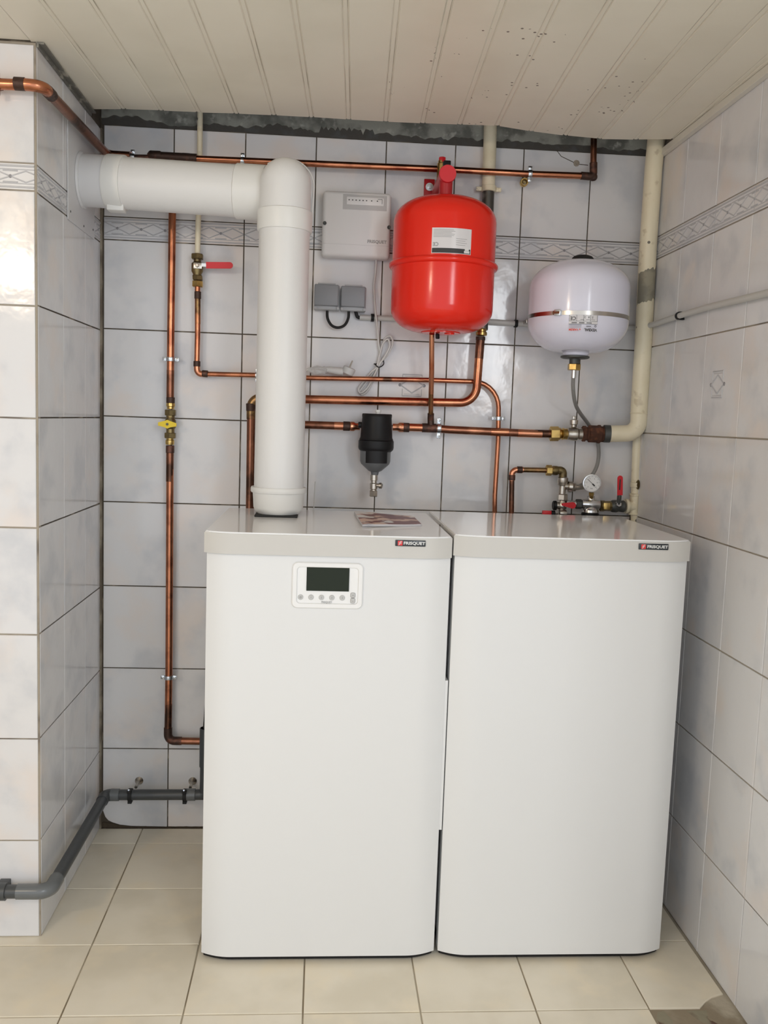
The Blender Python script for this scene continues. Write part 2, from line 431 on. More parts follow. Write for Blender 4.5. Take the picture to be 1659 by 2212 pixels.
def place(name, me, parent, loc, rot, jit=0.0012):
    o = bpy.data.objects.new(name, me); COL.objects.link(o); o.parent = parent
    o.location = loc
    o.rotation_euler = (rot[0] + random.uniform(-jit, jit) * 2, rot[1] + random.uniform(-jit, jit) * .3, rot[2] + random.uniform(-jit, jit) * 2)
    return o

def motif(parent, loc, rot):
    """raised insert motif on a tile: frame, lozenge and two studs"""
    b = B(); y0 = -0.0002; wd, ht = 0.029, 0.037
    b.mi = 0
    for z1 in (ht, -ht): bar(b, (-wd, z1 * .86), (wd, z1 * .86), 0.0030, 0.0018, y0)
    for x1 in (wd, -wd): bar(b, (x1, ht * .86), (x1, ht * .3), 0.0022, 0.0014, y0); bar(b, (x1, -ht * .86), (x1, -ht * .3), 0.0022, 0.0014, y0)
    for s in (-1, 1):
        bar(b, (-wd * 1.2, 0), (0, s * ht * .62), 0.0036, 0.0018, y0); bar(b, (0, s * ht * .62), (wd * 1.2, 0), 0.0036, 0.0018, y0)
        bar(b, (-wd * .8, s * ht * .72), (wd * .8, s * ht * .72), 0.0014, 0.001, y0)
    b.mi = 1
    for s in (-1, 1): stud(b, (s * wd * 1.25, 0), 0.005, 0.002, y0)
    me = bpy.data.meshes.new('tile_motif'); bmesh.ops.recalc_face_normals(b.bm, faces=b.bm.faces[:]); b.bm.to_mesh(me); b.bm.free()
    me.materials.append(M['tile_relief']); me.materials.append(M['tile_dot'])
    place('tile_motif', me, parent, loc, rot, 0)

G = 0.0032
# rows: (bottom, top, is_border)
def rows_from(zb, z6, bord, top):
    r = [(0.0, zb, False)]
    for k in range(5): r.append((zb + H * k, zb + H * (k + 1), False))
    r.append((zb + H * 5, z6, False)); r.append((z6, z6 + bord, True)); r.append((z6 + bord, top, False))
    return r
back_rows = rows_from(0.2523, 1.7703, 0.0644, 2.088)
back_cols = [0.006, 0.204] + [0.204 + T * k for k in range(1, 7)] + [W]
for ci in range(len(back_cols) - 1):
    x0, x1 = back_cols[ci], back_cols[ci + 1]
    for ri, (z0, z1, bd) in enumerate(back_rows):
        w_, h_ = x1 - x0 - G, z1 - z0 - G
        loc = ((x0 + x1) / 2, 0.006, (z0 + z1) / 2)
        if bd: place('border_tile', border_mesh(w_, h_, x0 if ci else 0.03), wall_back, loc, (0, 0, 0), 0.0006)
        elif ci == 0 and ri == 0:
            a, c = w_ / 2, h_ / 2
            poly = [(-a + .030, -c + .014), (-a + .052, -c + .007), (-a + .085, -c + .003), (a, -c + .001), (a, c), (-a, c), (-a, -c + .052), (-a + .007, -c + .032), (-a + .016, -c + .021)]
            place('tile', tile_mesh(poly, bev=0.0008), wall_back, loc, (0, 0, 0))
        elif ri == 0:
            a, c = w_ / 2, h_ / 2
            place('tile', tile_mesh([(-a, -c + .001), (a, -c + .001), (a, c), (-a, c)]), wall_back, loc, (0, 0, 0))
        else: place('tile', tile_mesh(rect(w_, h_)), wall_back, loc, (0, 0, 0))
motif(wall_back, (0.914, 0.000, 1.387), (0, 0, 0))
left_rows = rows_from(0.2470, 1.7600, 0.0590, 2.074)
left_cols = [-0.011, -0.1736, -0.3766, PIL + 0.004]
for ci in range(3):
    y1, y0 = left_cols[ci], left_cols[ci + 1]
    for (z0, z1, bd) in left_rows:
        g = 0.0030; w_, h_ = y1 - y0 - g, z1 - z0 - 0.0034
        loc = (-0.006, (y0 + y1) / 2, (z0 + z1) / 2)
        if bd: place('border_tile', border_mesh(w_, h_, 0.02 * ci), wall_left, loc, (0, 0, PI / 2), 0.0006)
        else: place('tile', tile_mesh(rect(w_, h_)), wall_left, loc, (0, 0, PI / 2))
pil_rows = rows_from(0.2450, 1.7620, 0.0590, 2.074)
for ci in range(6):
    x1 = -0.004 - T * ci; x0 = x1 - T
    for (z0, z1, bd) in pil_rows:
        w_, h_ = x1 - x0 - G, z1 - z0 - 0.0036
        loc = ((x0 + x1) / 2, PIL + 0.006, (z0 + z1) / 2)
        if bd: place('border_tile', border_mesh(w_, h_, 0.055), wall_left, loc, (0, 0, 0), 0.0006)
        else: place('tile', tile_mesh(rect(w_, h_)), wall_left, loc, (0, 0, 0))
right_rows = rows_from(0.2569, 1.7745, 0.0644, 2.085)
right_cols = [-0.012, -0.0587] + [-0.2617 - T * k for k in range(10)]
for ci in range(len(right_cols) - 1):
    y1, y0 = right_cols[ci], right_cols[ci + 1]
    for (z0, z1, bd) in right_rows:
        w_, h_ = y1 - y0 - 0.0026, z1 - z0 - 0.0034
        loc = (W + 0.006, (y0 + y1) / 2, (z0 + z1) / 2)
        if bd: place('border_tile', border_mesh(w_, h_, 0.0), wall_right, loc, (0, 0, -PI / 2), 0.0006)
        else: place('tile', tile_mesh(rect(w_, h_)), wall_right, loc, (0, 0, -PI / 2))
motif(wall_right, (1.608, -0.548, 1.396), (0, 0, -PI / 2))

# crumbling dirt along the bottom of the back wall and up its left corner
b = B()
n = 60; top = []
for k in range(n + 1):
    x = -0.005 + 0.5 * k / n
    top.append((x, 0.0025 + 0.004 * abs(noise.noise(Vector((x * 40, 3, 0)))) + (0.014 * max(0, 1 - abs(x - 0.01) / 0.08))))
b.prism([(-0.005, -0.002), (0.495, -0.002)] + list(reversed(top)), 'y', -0.0015, 0.006)
obj('caked_dirt', b, 'dirt', wall_back, 0)
b = B(); b.box((-0.002, -0.012, 0.0), (0.0045, 0.006, 2.075), 0.001)
obj('corner_joint', b, 'grout_mid', wall_back, 0)

# floor
fl = B().box((-1.6, NEAR, -0.12), (W + 0.1, 0.1, -0.0035))
floor = structure('floor', fl, 'floor_grout')
FX0, FY0, FP = 0.1298, -0.3602, 0.2562
fg = 0.0036
for i in range(-7, 6):
    for j in range(-2, 11):
        x0, x1 = FX0 + FP * i, min(FX0 + FP * (i + 1), W - 0.004)
        y1, y0 = FY0 - FP * j, FY0 - FP * (j + 1)
        y1 = min(y1, -0.006)
        if y1 - y0 < 0.03 or x1 - x0 < 0.03: continue
        if x1 <= 0.06 and y0 > PIL - 0.01: continue
        if i == -1 and y0 > PIL - 0.01: x0 = -0.02
        if i < -1 and y1 > PIL - 0.003: y1 = PIL - 0.003
        if i < 0 and x1 < 0.01 and y1 > PIL: y1 = PIL - 0.004
        if i == -1 and j == 0: pass
        if y1 - y0 < 0.03: continue
        if i == 5 and j >= 2:      # tile broken away here
            continue
        w_, h_ = x1 - x0 - fg, y1 - y0 - fg
        loc = ((x0 + x1) / 2, (y0 + y1) / 2, -0.008)
        if i == 5 and j == 1:
            a, c = w_ / 2, h_ / 2
            poly = [(-a, -c), (a - .075, -c), (a - .052, -c + .022), (a - .03, -c + .037), (a, -c + .048), (a, c), (-a, c)]
            me = tile_mesh(poly, 'floor_tile', 0.008)
        else: me = tile_mesh(rect(w_, h_), 'floor_tile', 0.008)
        place('floor_tile', me, floor, loc, (-PI / 2, 0, 0), 0.0009)
# exposed mortar bed of the missing tile
b = B(); nx, ny = 14, 22
g0 = {}
for a in range(nx + 1):
    for c in range(ny + 1):
        x = 1.416 + (W - 0.006 - 1.416) * a / nx; y = -0.876 - 0.62 * c / ny
        z = -0.0045 + 0.004 * noise.noise(Vector((x * 22, y * 22, 1))) + (0.0025 if 0.03 < (-0.876 - y) < 0.045 else 0)
        g0[a, c] = b.bm.verts.new((x, y, z))
for a in range(nx):
    for c in range(ny): b.face([g0[a, c], g0[a + 1, c], g0[a + 1, c + 1], g0[a, c + 1]])
obj('mortar_bed', b, 'mortar', floor, 60)

# ceiling: planks running towards the camera on a board, stopping short of the back wall
ceil = structure('ceiling', B().box((-1.6, NEAR, CEIL + 0.012), (1.592, -0.24, CEIL + 0.03)), 'void')
obj('light_block_slab', B().box((-1.6, NEAR, 2.42), (W + 0.1, 0.1, 2.5)), 'void', ceil, 0)  # unseen slab, added to keep light out of the gap above the tiles
edge = [(-0.2, -0.14), (0.0, -0.150), (0.1, -0.168), (0.311, -0.178), (0.509, -0.19), (0.83, -0.19), (1.1, -0.21), (1.21, -0.178), (1.32, -0.16), (1.43, -0.150), (1.541, -0.176), (1.62, -0.19)]
def edge_y(x):
    for (a, ya), (c, yc) in zip(edge, edge[1:]):
        if a <= x <= c: return ya + (yc - ya) * (x - a) / (c - a)
    return -0.15
SK = 0.0385
k = -15
while True:
    xe = 0.104 + 0.0999 * k - 0.0999     # left side of the plank at the far edge
    if xe > 1.70: break
    b = B(); wdt = 0.0999
    cols = [(0.0, 0.0026), (0.0016, 0.0), (wdt - 0.0145, 0.0), (wdt - 0.0125, 0.0020), (wdt - 0.0112, 0.0020), (wdt - 0.0092, 0.0006), (wdt - 0.0028, 0.0006), (wdt - 0.0010, 0.0024), (wdt + 0.0004, 0.0024)]
    ys = []; nseg = 8
    far, near = [], []
    for cx_, cz_ in cols:
        ye = edge_y(xe + cx_)
        if xe < 0.0: ye = min(ye, PIL - 0.004) if xe + wdt < 0.01 else ye
        xl, yl = xe + cx_, ye + 0.002 * random.uniform(-1, 1)
        if xl > 1.600: xl, yl = 1.600, ye - (xe + cx_ - 1.600) / SK
        yl = max(yl, NEAR + 0.001)
        far.append((xl, yl, CEIL + cz_))
        near.append((min(xe + cx_ + (NEAR - ye) * SK, 1.6), NEAR, CEIL + cz_))
    fb = [b.bm.verts.new(p) for p in far]; nb = [b.bm.verts.new(p) for p in near]
    ft = [b.bm.verts.new((p[0], p[1], CEIL + 0.0115)) for p in far]; nt_ = [b.bm.verts.new((p[0], p[1], CEIL + 0.0115)) for p in near]
    for q in range(len(far) - 1):
        b.mi = 1 if q in (3, 6) else 0
        b.face([fb[q], fb[q + 1], nb[q + 1], nb[q]]); b.mi = 0
        b.face([fb[q], ft[q], ft[q + 1], fb[q + 1]]); b.face([nb[q], nb[q + 1], nt_[q + 1], nt_[q]]); b.face([ft[q], nt_[q], nt_[q + 1], ft[q + 1]])
    b.face([fb[0], nb[0], nt_[0], ft[0]]); b.face([fb[-1], ft[-1], nt_[-1], nb[-1]])
    obj('plank', b, ['plank', 'plank_tongue'], ceil, 0)
    k += 1

# rough plaster above the tiles
b = B(); top = []; n = 240
for k in range(n + 1):
    x = 0.0 + W * k / n
    z = 2.105 + 0.020 * noise.noise(Vector((x * 7, 0, 0))) + 0.009 * noise.noise(Vector((x * 45, 2, 0))) + 0.004 * noise.noise(Vector((x * 150, 2, 5)))
    if 0.62 < x < 0.78: z = 2.104 + 0.014 * abs(math.sin(x * 190)) - 0.008 * noise.noise(Vector((x * 60, 1, 1)))
    top.append((x, z))
b.prism([(W, 2.45), (0, 2.45)] + top, 'y', -0.002, 0.004)
obj('plaster_band', b, 'concrete', wall_back, 0)
obj('bare_band', B().box((0, 0.001, 2.088), (W, 0.0035, 2.2)), 'concrete_dark', wall_back, 0)
b = B().rev((0.845, -0.0005, 2.128), (0, 1, 0), [(0, 0.012), (0.003, 0.010), (0.004, 0.002)], 12)
obj('plaster_hole', b, 'void', wall_back, 30)
# cracked tile edge below the plaster
b = B().tube([(1.316, 0.000, 2.088), (1.330, 0.000, 2.072), (1.361, 0.000, 2.060), (1.378, 0.000, 2.053), (1.412, 0.000, 2.051)], 0.0011, seg=6)
obj('tile_crack', b, 'dirt', wall_back)
b = B().rev((1.377, 0.000, 2.055), (0, -1, 0), [(-0.001, 0.010), (0.002, 0.009), (0.003, 0.005), (0.0015, 0.003)], 9)
obj('wall_plug', b, 'grout_light', wall_back)

wall_light_block = structure('wall_light_block', B().box((-1.6, NEAR, -0.15), (-1.5, PIL + 0.003, 2.5)), 'blocker_paint')  # unseen wall, added to block world light from the left and darken the pillar
trim_1 = structure('trim_1', B().box((W - 0.016, -2.1, 2.060), (W - 0.001, -0.035, 2.079), 0.001), 'cornice')
trim_2 = structure('trim_2', B().box((0.001, PIL, 2.069), (0.006, -0.13, 2.0795)).box((0.006, PIL, 2.0755), (0.017, -0.13, 2.0795)), 'alu_dark')

# ------------------------------------------------------------------ the two cabinets
def front_poly(x0, x1, yc, yf, yb, cw=0.070, n=8):
    p = [(x0, yb)]
    for k in range(n + 1):
        t = k / n
        p.append((x0 + cw * t, yc + (yf - yc) * (1 - (1 - t) ** 2)))
    for k in range(n, -1, -1):
        t = k / n
        p.append((x1 - cw * t, yc + (yf - yc) * (1 - (1 - t) ** 2)))
    p.append((x1, yb)); return p

def on_front(cx, cz, y):   # flat text facing the camera side
    return lambda u, v, w_: (cx + u, y - w_, cz + v)

def badge(parent, x0, x1, z0, z1, y):
    bd = obj('badge', B().box((x0, y - 0.003, z0), (x1, y, z1), 0.0012), 'badge', parent, label='black name badge')
    h = z1 - z0; cx = x0 + h * 0.78; cz = (z0 + z1) / 2
    obj('emblem', B().box((cx - h * .39, y - 0.0038, cz - h * .39), (cx + h * .39, y - 0.002, cz + h * .39), 0.0006), 'badge_red', bd)
    b = B()
    r = h * .34
    pts = [(cx + r * .75, cz + r * .85), (cx + r * .15, cz + r * .75), (cx - r * .05, cz + r * .2), (cx - r * .2, cz - r * .5), (cx - r * .8, cz - r * .9)]
    b.tube([(p[0], y - 0.0040, p[1]) for p in smooth_curve([(q[0], q[1], 0) for q in pts], 4)], h * 0.05, seg=6)
    b.tube([(cx - r * .75, y - 0.004, cz + r * .05), (cx + r * .65, y - 0.004, cz + r * .12)], h * 0.05, seg=6)
    b.text('FRISQUET', h * 0.66, (lambda u, v, w_: (x0 + (x1 - x0) * 0.625 + u * 1.2, y - 0.0034 - w_, cz + v)), 0.0006, 0.0003)
    obj('lettering', b, 'silver_ink', bd, 0)

def cabinet(x0, x1, zt, label, badge_x):
    t = thing('boiler_cabinet', label, 'boiler', ((x0 + x1) / 2, -0.42, 0.0), 'pair of white boiler room cabinets')
    obj('plinth', B().prism(front_poly(x0 + .009, x1 - .005, -0.665, -0.6845, -0.20, 0.07), 'z', 0.0045, 0.028), 'black_plastic', t)
    for fx_ in (x0 + .06, x1 - .06):
        for fy_ in (-0.60, -0.25): obj('foot', B().cyl((fx_, fy_, 0.0), (fx_, fy_, 0.02), .018, 16, .002), 'rubber', t)
    obj('body', B().box((x0 + 0.010, -0.655, 0.024), (x1 - 0.007, -0.20, zt - 0.047), 0.002), 'enamel', t)
    obj('front_panel', B().prism(front_poly(x0 + 0.005, x1 - 0.0010, -0.672, -0.692, -0.640), 'z', 0.015, zt - 0.0475), 'enamel', t, 40)
    b = B(); b.prism(front_poly(x0, x1, -0.683, -0.7030, -0.50), 'z', zt - 0.049, zt - 0.0035)
    obj('fascia', b, 'fascia', t, 40, label='warm grey front band of the lid')
    b = B(); b.prism(front_poly(x0 + .0015, x1 - .0015, -0.680, -0.7000, -0.185), 'z', zt - 0.009, zt)
    for e in [e for e in b.bm.edges if all(abs(v.co.z - zt) < 1e-5 for v in e.verts)]: e.select = True
    bmesh.ops.bevel(b.bm, geom=[e for e in b.bm.edges if all(abs(v.co.z - zt) < 1e-5 for v in e.verts)], offset=0.002, segments=2, affect='EDGES')
    ld = obj('lid', b, 'lid', t, 30, label='glossy pale grey top')
    badge(t, badge_x[0], badge_x[1], zt - 0.0215, zt - 0.0075, -0.7030)
    return t
c1 = cabinet(0.393, 0.9525, 1.0225, 'white floor-standing boiler on the left, with a small screen panel and the flue on top', (0.8200, 0.8885))
c2 = cabinet(0.9560, 1.5105, 1.0285, 'plain white tank cabinet on the right, front without a screen', (1.3795, 1.4495))
# badges: true height from the photo
obj('edge_strip', B().box((0.9505, -0.670, 0.318), (0.9585, -0.62, 0.682)), 'enamel', c1, 0)

# control panel
PN = (0.591, 0.751, 0.853, 0.958); yp = -0.692
def rrect(x0, x1, z0, z1, rr, n=5):
    out = []
    for cx_, cz_, a0 in ((x1 - rr, z1 - rr, 0), (x0 + rr, z1 - rr, PI / 2), (x0 + rr, z0 + rr, PI), (x1 - rr, z0 + rr, 1.5 * PI)):
        for k in range(n + 1):
            a_ = a0 + PI / 2 * k / n; out.append((cx_ + rr * math.cos(a_), cz_ + rr * math.sin(a_)))
    return out
b = B()
loops = []
for ins_, rr, y_ in ((0, .013, yp + .002), (0, .013, yp - .0035), (.002, .011, yp - .0058), (.0085, .009, yp - .0062), (.0105, .008, yp - .0055), (.0118, .007, yp - .0018)):
    loops.append([b.bm.verts.new((p[0], y_, p[1])) for p in rrect(PN[0] + ins_, PN[1] - ins_, PN[2] + ins_, PN[3] - ins_, rr)])
for p, q in zip(loops, loops[1:]):
    n_ = len(p)
    for k in range(n_): b.face([p[k], p[(k + 1) % n_], q[(k + 1) % n_], q[k]])
b.face(loops[-1]); b.face(loops[0])
cpn = obj('control_panel', b, 'panel_white', c1, 40)
yp += 0.0035
obj('screen', B().box((0.6235, yp - 0.0075, 0.893), (0.7195, yp - 0.005, 0.947), 0.0005), 'screen', cpn, 0, label='dark green display')
for i, px in enumerate((0.611, 0.6345, 0.658, 0.6815, 0.705)):
    bt = obj('button', B().rev((px, yp - 0.004, 0.878), (0, -1, 0), [(0, 0.0062), (0.003, 0.0060), (0.0042, 0.005), (0.0042, 0)], 16), 'button', cpn)
    b = B()
    if i == 0: b.torus((px, yp - 0.0083, 0.878), (0, 1, 0), 0.0019, 0.0005, 12, 6)
    else: b.box((px - .0006, yp - 0.0087, 0.8765), (px + .0006, yp - 0.008, 0.8795))
for s in (0, 1):
    obj('button', B().box((0.7235, yp - 0.0082, 0.8785 - 0.0125 * s), (0.7345, yp - 0.004, 0.8905 - 0.0125 * s), 0.003), 'button', cpn)
obj('power_symbol', B().torus((0.611, yp - 0.0084, 0.878), (0, 1, 0), 0.0019, 0.0004, 12, 6), 'grey_ink', cpn)
for i, px in enumerate((0.6345, 0.658, 0.6815, 0.705)): obj('button_mark', B().text(str(i + 1), 0.0055, on_front(px, 0.878, yp - 0.0084), 0.0004), 'grey_ink', cpn, 0)
obj('button_mark', B().text('+', 0.008, on_front(0.729, 0.8845, yp - 0.0084), 0.0004), 'grey_ink', cpn, 0)
obj('button_mark', B().text('-', 0.009, on_front(0.729, 0.872, yp - 0.0084), 0.0004), 'grey_ink', cpn, 0)
obj('lettering', B().text('FRISQUET', 0.0056, on_front(0.670, 0.8672, yp - 0.0062), 0.0004), 'grey_ink', cpn, 0)

# ------------------------------------------------------------------ flue
fx, fy, fr = 0.5395, -0.335, 0.0645
t = thing('flue_pipe', 'large white flue pipe rising from the boiler and turning left into the wall', 'flue', (fx, fy, 1.0225))
obj('gasket', B().box((fx - .058, fy - .060, 1.0225), (fx + .052, fy + .05, 1.028), 0.002), 'rubber', t, label='black rubber gasket')
obj('bottom_socket', B().rev((fx, fy, 1.026), (0, 0, 1), [(0, fr - .012), (0.004, fr - .008), (0.014, fr - .001), (0.018, fr + .0005), (0.056, fr + .003), (0.057, fr + .007), (0.060, fr + .0085), (0.067, fr + .0085), (0.071, fr + .007), (0.071, fr - .0005)], 48), 'flue_collar', t)
zj = (0.546, -0.335, 1.750)[2]
obj('vertical_tube', B().cyl((fx, fy, 1.09), (fx, fy, zj + .01), fr, 48), 'flue', t)
obj('elbow_collar', B().rev((fx, fy, zj - 0.002), (0, 0, 1), [(0, fr), (0.0005, fr + .0045), (0.004, fr + .0055), (0.050, fr + .0045), (0.052, fr + .0010)], 48), 'flue_collar', t)
ztop = (0.544, -0.335, 1.930)[2]; zs = ztop - fr
b = B(); b.rev((fx, fy, zj), (0, 0, 1), [(0, fr + .0006)] + [(zs - zj + (fr + .0006) * math.sin(a * PI / 2 / 14), (fr + .0006) * math.cos(a * PI / 2 / 14) if a < 14 else 0) for a in range(15)], 56)
el = obj('elbow_dome', b, 'flue', t, 60)
ha, hb = Vector((0.004, -0.215, 1.8790)), Vector((0.500, -0.262, 1.8590))
dirh = (hb - ha).normalized(); hr = 0.0655
def hp(x): return tuple(ha + dirh * ((x - ha.x) / dirh.x))
obj('elbow_throat', B().tube([hp(0.46), hp(0.54), (fx + .004, fy, zs - .02)], hr - .003, seg=40), 'flue', el, 60)
b = B()
cp = [(fx - .041, fy + .004, zs + fr * .80)] + [(fx + .002 + (fr + .005) * math.sin(a), fy + .016, zs + (fr + .004) * math.cos(a)) for a in (-.35, -.05, .3, .65, 1.0, 1.35, 1.57)] + [(fx + fr + .006, fy + .014, zs - .035), (fx + fr + .003, fy + .010, zj + .030)]
b.tube(smooth_curve(cp, 4), .0021, seg=8)
b.box((fx - .046, fy - .012, ztop - .019), (fx - .018, fy + .012, ztop - .010), .0015, 2, Matrix.Rotation(-.5, 3, 'Y'))
obj('retaining_clip', b, 'flue_collar', t, label='thin white clip ring around the elbow')
obj('elbow_socket', B().rev(hp(0.485), -dirh, [(0, hr + .001), (0.001, hr + .0040), (0.075, hr + .0040), (0.077, hr + .001)], 48), 'flue_collar', t)
obj('horizontal_tube', B().cyl(hp(0.42), hp(0.09), hr, 48), 'flue', t)
b = B().rev(hp(0.118), -dirh, [(0, hr + .0005), (0.0005, hr + .0038), (0.003, hr + .0045), (0.042, hr + .0045), (0.046, hr + .003), (0.046, hr)], 48)
cb = hp(0.096)
b.box((cb[0] - .0215, cb[1] - .028, cb[2] - hr - .0100), (cb[0] + .0215, cb[1] + .012, cb[2] - hr + .016), 0.002)
obj('coupling', b, 'flue_collar', t)
obj('wall_tube', B().cyl(hp(0.09), hp(0.004), hr + .0005, 48), 'pillar_plate', t)
obj('wall_ring', B().rev(hp(0.0065), (-1, 0, 0), [(-.004, hr), (-.003, hr + .005), (0.003, hr + .006)], 48), 'pillar_plate', t)
pl = obj('wall_plate', B().box((0.0004, -0.345, 1.752), (0.003, -0.088, 2.01), 0.001), 'pillar_plate', t, 0, label='flat white cover plate screwed to the left wall')
for (py, pz) in ((-0.325, 1.775), (-0.20, 1.765), (-0.105, 1.775)): obj('screw', B().rev((0.003, py, pz), (1, 0, 0), [(0, .003), (.001, .0028), (.0015, 0)], 10), 'iron', pl)

# ------------------------------------------------------------------ pipe helpers
def sleeve(parent, a, c, r, mat='solder', name='solder_joint', extra=0.0016):
    a, c = Vector(a), Vector(c)
    return obj(name, B().rev(a, c - a, [(0, r + .0002), (0.0008, r + extra), ((c - a).length - .0008, r + extra), ((c - a).length, r + .0002)], 18), mat, parent)

def clamp(px, axis, r, wall, label, group='zinc pipe clamps on the back wall', mat='zinc', tall=0.0):
    """two-shell pipe clamp at centre px; axis = pipe direction ('x' or 'z'); wall = wall plane y"""
    c = Vector(px)
    t = thing('pipe_clamp', label, 'clamp', tuple(c), group)
    ax = Vector((1, 0, 0)) if axis == 'x' else Vector((0, 0, 1))
    ea = Vector((0, 0, 1)) if axis == 'x' else Vector((1, 0, 0))
    b = B(); b.rev(c - ax * .006, ax, [(0, r + .0003), (0.0004, r + .0022), (0.003, r + .0028), (0.009, r + .0028), (0.0116, r + .0022), (.012, r + .0003)], 24)
    obj('band', b, mat, t)
    for s in (-1, 1):
        b = B()
        e = ea * s * (r + .007 + tall / 2); h = Vector((0.0058 if axis == 'x' else 0.0058 + tall / 2, 0.0022, 0.0058 + tall / 2 if axis == 'x' else 0.0058))
        b.box(c + e - h, c + e + h, 0.0018); obj('ear', b, mat, t)
    for s in (-1, 1):
        e = c + ea * s * (r + .0075 + tall * .6)
        obj('screw', B().rev(e + Vector((0, .006, 0)), (0, -1, 0), [(0, .0018), (.0075, .0018), (.0078, .0036), (.0092, .0034), (.0102, .0015)], 12), mat, t)
    if wall is not None and wall - c.y > r + .004:
        obj('stud', B().cyl(c + Vector((0, r + .001, 0)), (c.x, wall, c.z), .003, 8), mat, t)
    return t

def lever(parent, a, c, wdt, mat='red_plastic', arm=None, name='lever'):
    """flat rounded lever from a to c facing the camera side"""
    a, c = Vector(a), Vector(c); d = (c - a).normalized(); nrm = Vector((-d.z, 0, d.x))
    pts = []; r = wdt / 2
    pts += [a - nrm * r, ]
    for k in range(9):
        an = -PI / 2 + PI * k / 8
        pts.append(c - d * r + d * (r * math.cos(an)) + nrm * (r * math.sin(an)))
    pts.append(a + nrm * r)
    b = B()
    f = [b.bm.verts.new(p + Vector((0, -0.0025, 0))) for p in pts]; k2 = [b.bm.verts.new(p + Vector((0, 0.0025, 0))) for p in pts]
    b.face(f); b.face(list(reversed(k2)))
    for i in range(len(pts)): j = (i + 1) % len(pts); b.face([f[i], f[j], k2[j], k2[i]])
    bmesh.ops.recalc_face_normals(b.bm, faces=b.bm.faces[:])
    bmesh.ops.bevel(b.bm, geom=[e for e in b.bm.edges if abs(e.verts[0].co.y - e.verts[1].co.y) < 1e-6], offset=0.0009, segments=2, affect='EDGES')
    return obj(name, b, mat, parent)

# ------------------------------------------------------------------ gas pipe, left
Yg = -0.035; rg = 0.0108
t = thing('gas_pipe', 'tall vertical copper gas pipe at the left, with an elbow at its foot', 'pipe', (0.208, -0.031, 0.290))
obj('upper_tube', B().tube([(0.208, -0.031, 1.985), (0.206, -0.031, 1.834), (0.205, -0.031, 1.508), (0.205, -0.031, 1.320)], rg), 'copper', t)
obj('lower_tube', B().tube([(0.206, -0.031, 1.168), (0.207, -0.031, 0.997), (0.209, -0.031, 0.506), (0.208, -0.031, 0.327)], rg), 'copper', t)
obj('scorched_tube', B().tube([(0.205, -0.031, 1.403), (0.205, -0.031, 1.320)], rg + .0003), 'copper_old', t)
obj('scorched_tube', B().tube([(0.206, -0.031, 1.165), (0.206, -0.031, 1.079)], rg + .0003), 'copper_old', t)
obj('scorched_tube', B().tube([(0.209, -0.031, 0.406), (0.208, -0.031, 0.327)], rg + .0003), 'copper_old', t)
obj('bottom_elbow', B().tube([(0.208, -0.031, 0.331), (0.208, -0.031, 0.290), (0.249, -0.031, 0.290)], rg + .0018, 0.020), 'solder', t)
obj('branch_tube', B().tube([(0.246, -0.031, 0.290), (0.399, -0.031, 0.288), (0.455, -0.199, 0.272)], rg, 0.03), 'copper_old', t)
sleeve(t, (0.206, -0.031, 1.325), (0.206, -0.031, 1.308), rg)
sleeve(t, (0.206, -0.031, 1.185), (0.206, -0.031, 1.163), rg)
t = thing('gas_valve', 'brass gas valve with yellow butterfly handle in the left copper pipe', 'valve', (0.207, -0.035, 1.181))
obj('tail_piece', B().rev((0.207, -0.035, 1.308), (0, 0, -1), [(0, .0122), (.004, .0128), (.009, .0128), (.011, .0105), (.016, .0105), (.018, .0120)], 20), 'brass', t)
obj('union_nut', B().hexn((0.207, -0.035, 1.289), (0.207, -0.035, 1.272), .0172), 'brass_old', t)
obj('valve_body', B().rev((0.207, -0.035, 1.273), (0, 0, -1), [(0, .0125), (.010, .0125), (.015, .0160), (.035, .0160), (.040, .012), (.052, .012)], 20), 'brass_old', t)
obj('union_nut', B().hexn((0.207, -0.035, 1.222), (0.207, -0.035, 1.206), .0175), 'brass_old', t)
obj('tail_piece', B().rev((0.206, -0.035, 1.206), (0, 0, -1), [(0, .0105), (.004, .0105), (.006, .0128), (.015, .0128), (.019, .0118)], 20), 'brass', t)
hc = Vector((0.203, -0.062, 1.247))
obj('stem', B().cyl(hc + Vector((0.003, 0, 0)), hc + Vector((0.003, .025, 0)), .006), 'brass', t)
b = B(); L_ = 0.026
poly = [(-L_, -.005), (-.009, -.0085), (0, -.0125), (.009, -.0085), (L_, -.0055), (L_, .0035), (.009, .009), (0, .0125), (-.009, .009), (-L_, .0045)]
b.prism([(hc.x + p[0], hc.z + p[1]) for p in poly], 'y', hc.y - .004, hc.y + .002)
bh = obj('butterfly_handle', b, 'yellow', t, 30, label='yellow butterfly handle')
obj('screw', B().rev(hc + Vector((0, -.004, 0)), (0, -1, 0), [(0, .0042), (.0015, .004), (.002, 0)], 6), 'iron', bh)
clamp((0.206, -0.035, 1.434), 'z', rg, 0, 'zinc clamp on the left copper gas pipe, above the yellow valve')
clamp((0.209, -0.035, 0.489), 'z', rg, 0, 'zinc clamp low on the left copper gas pipe, above its elbow')

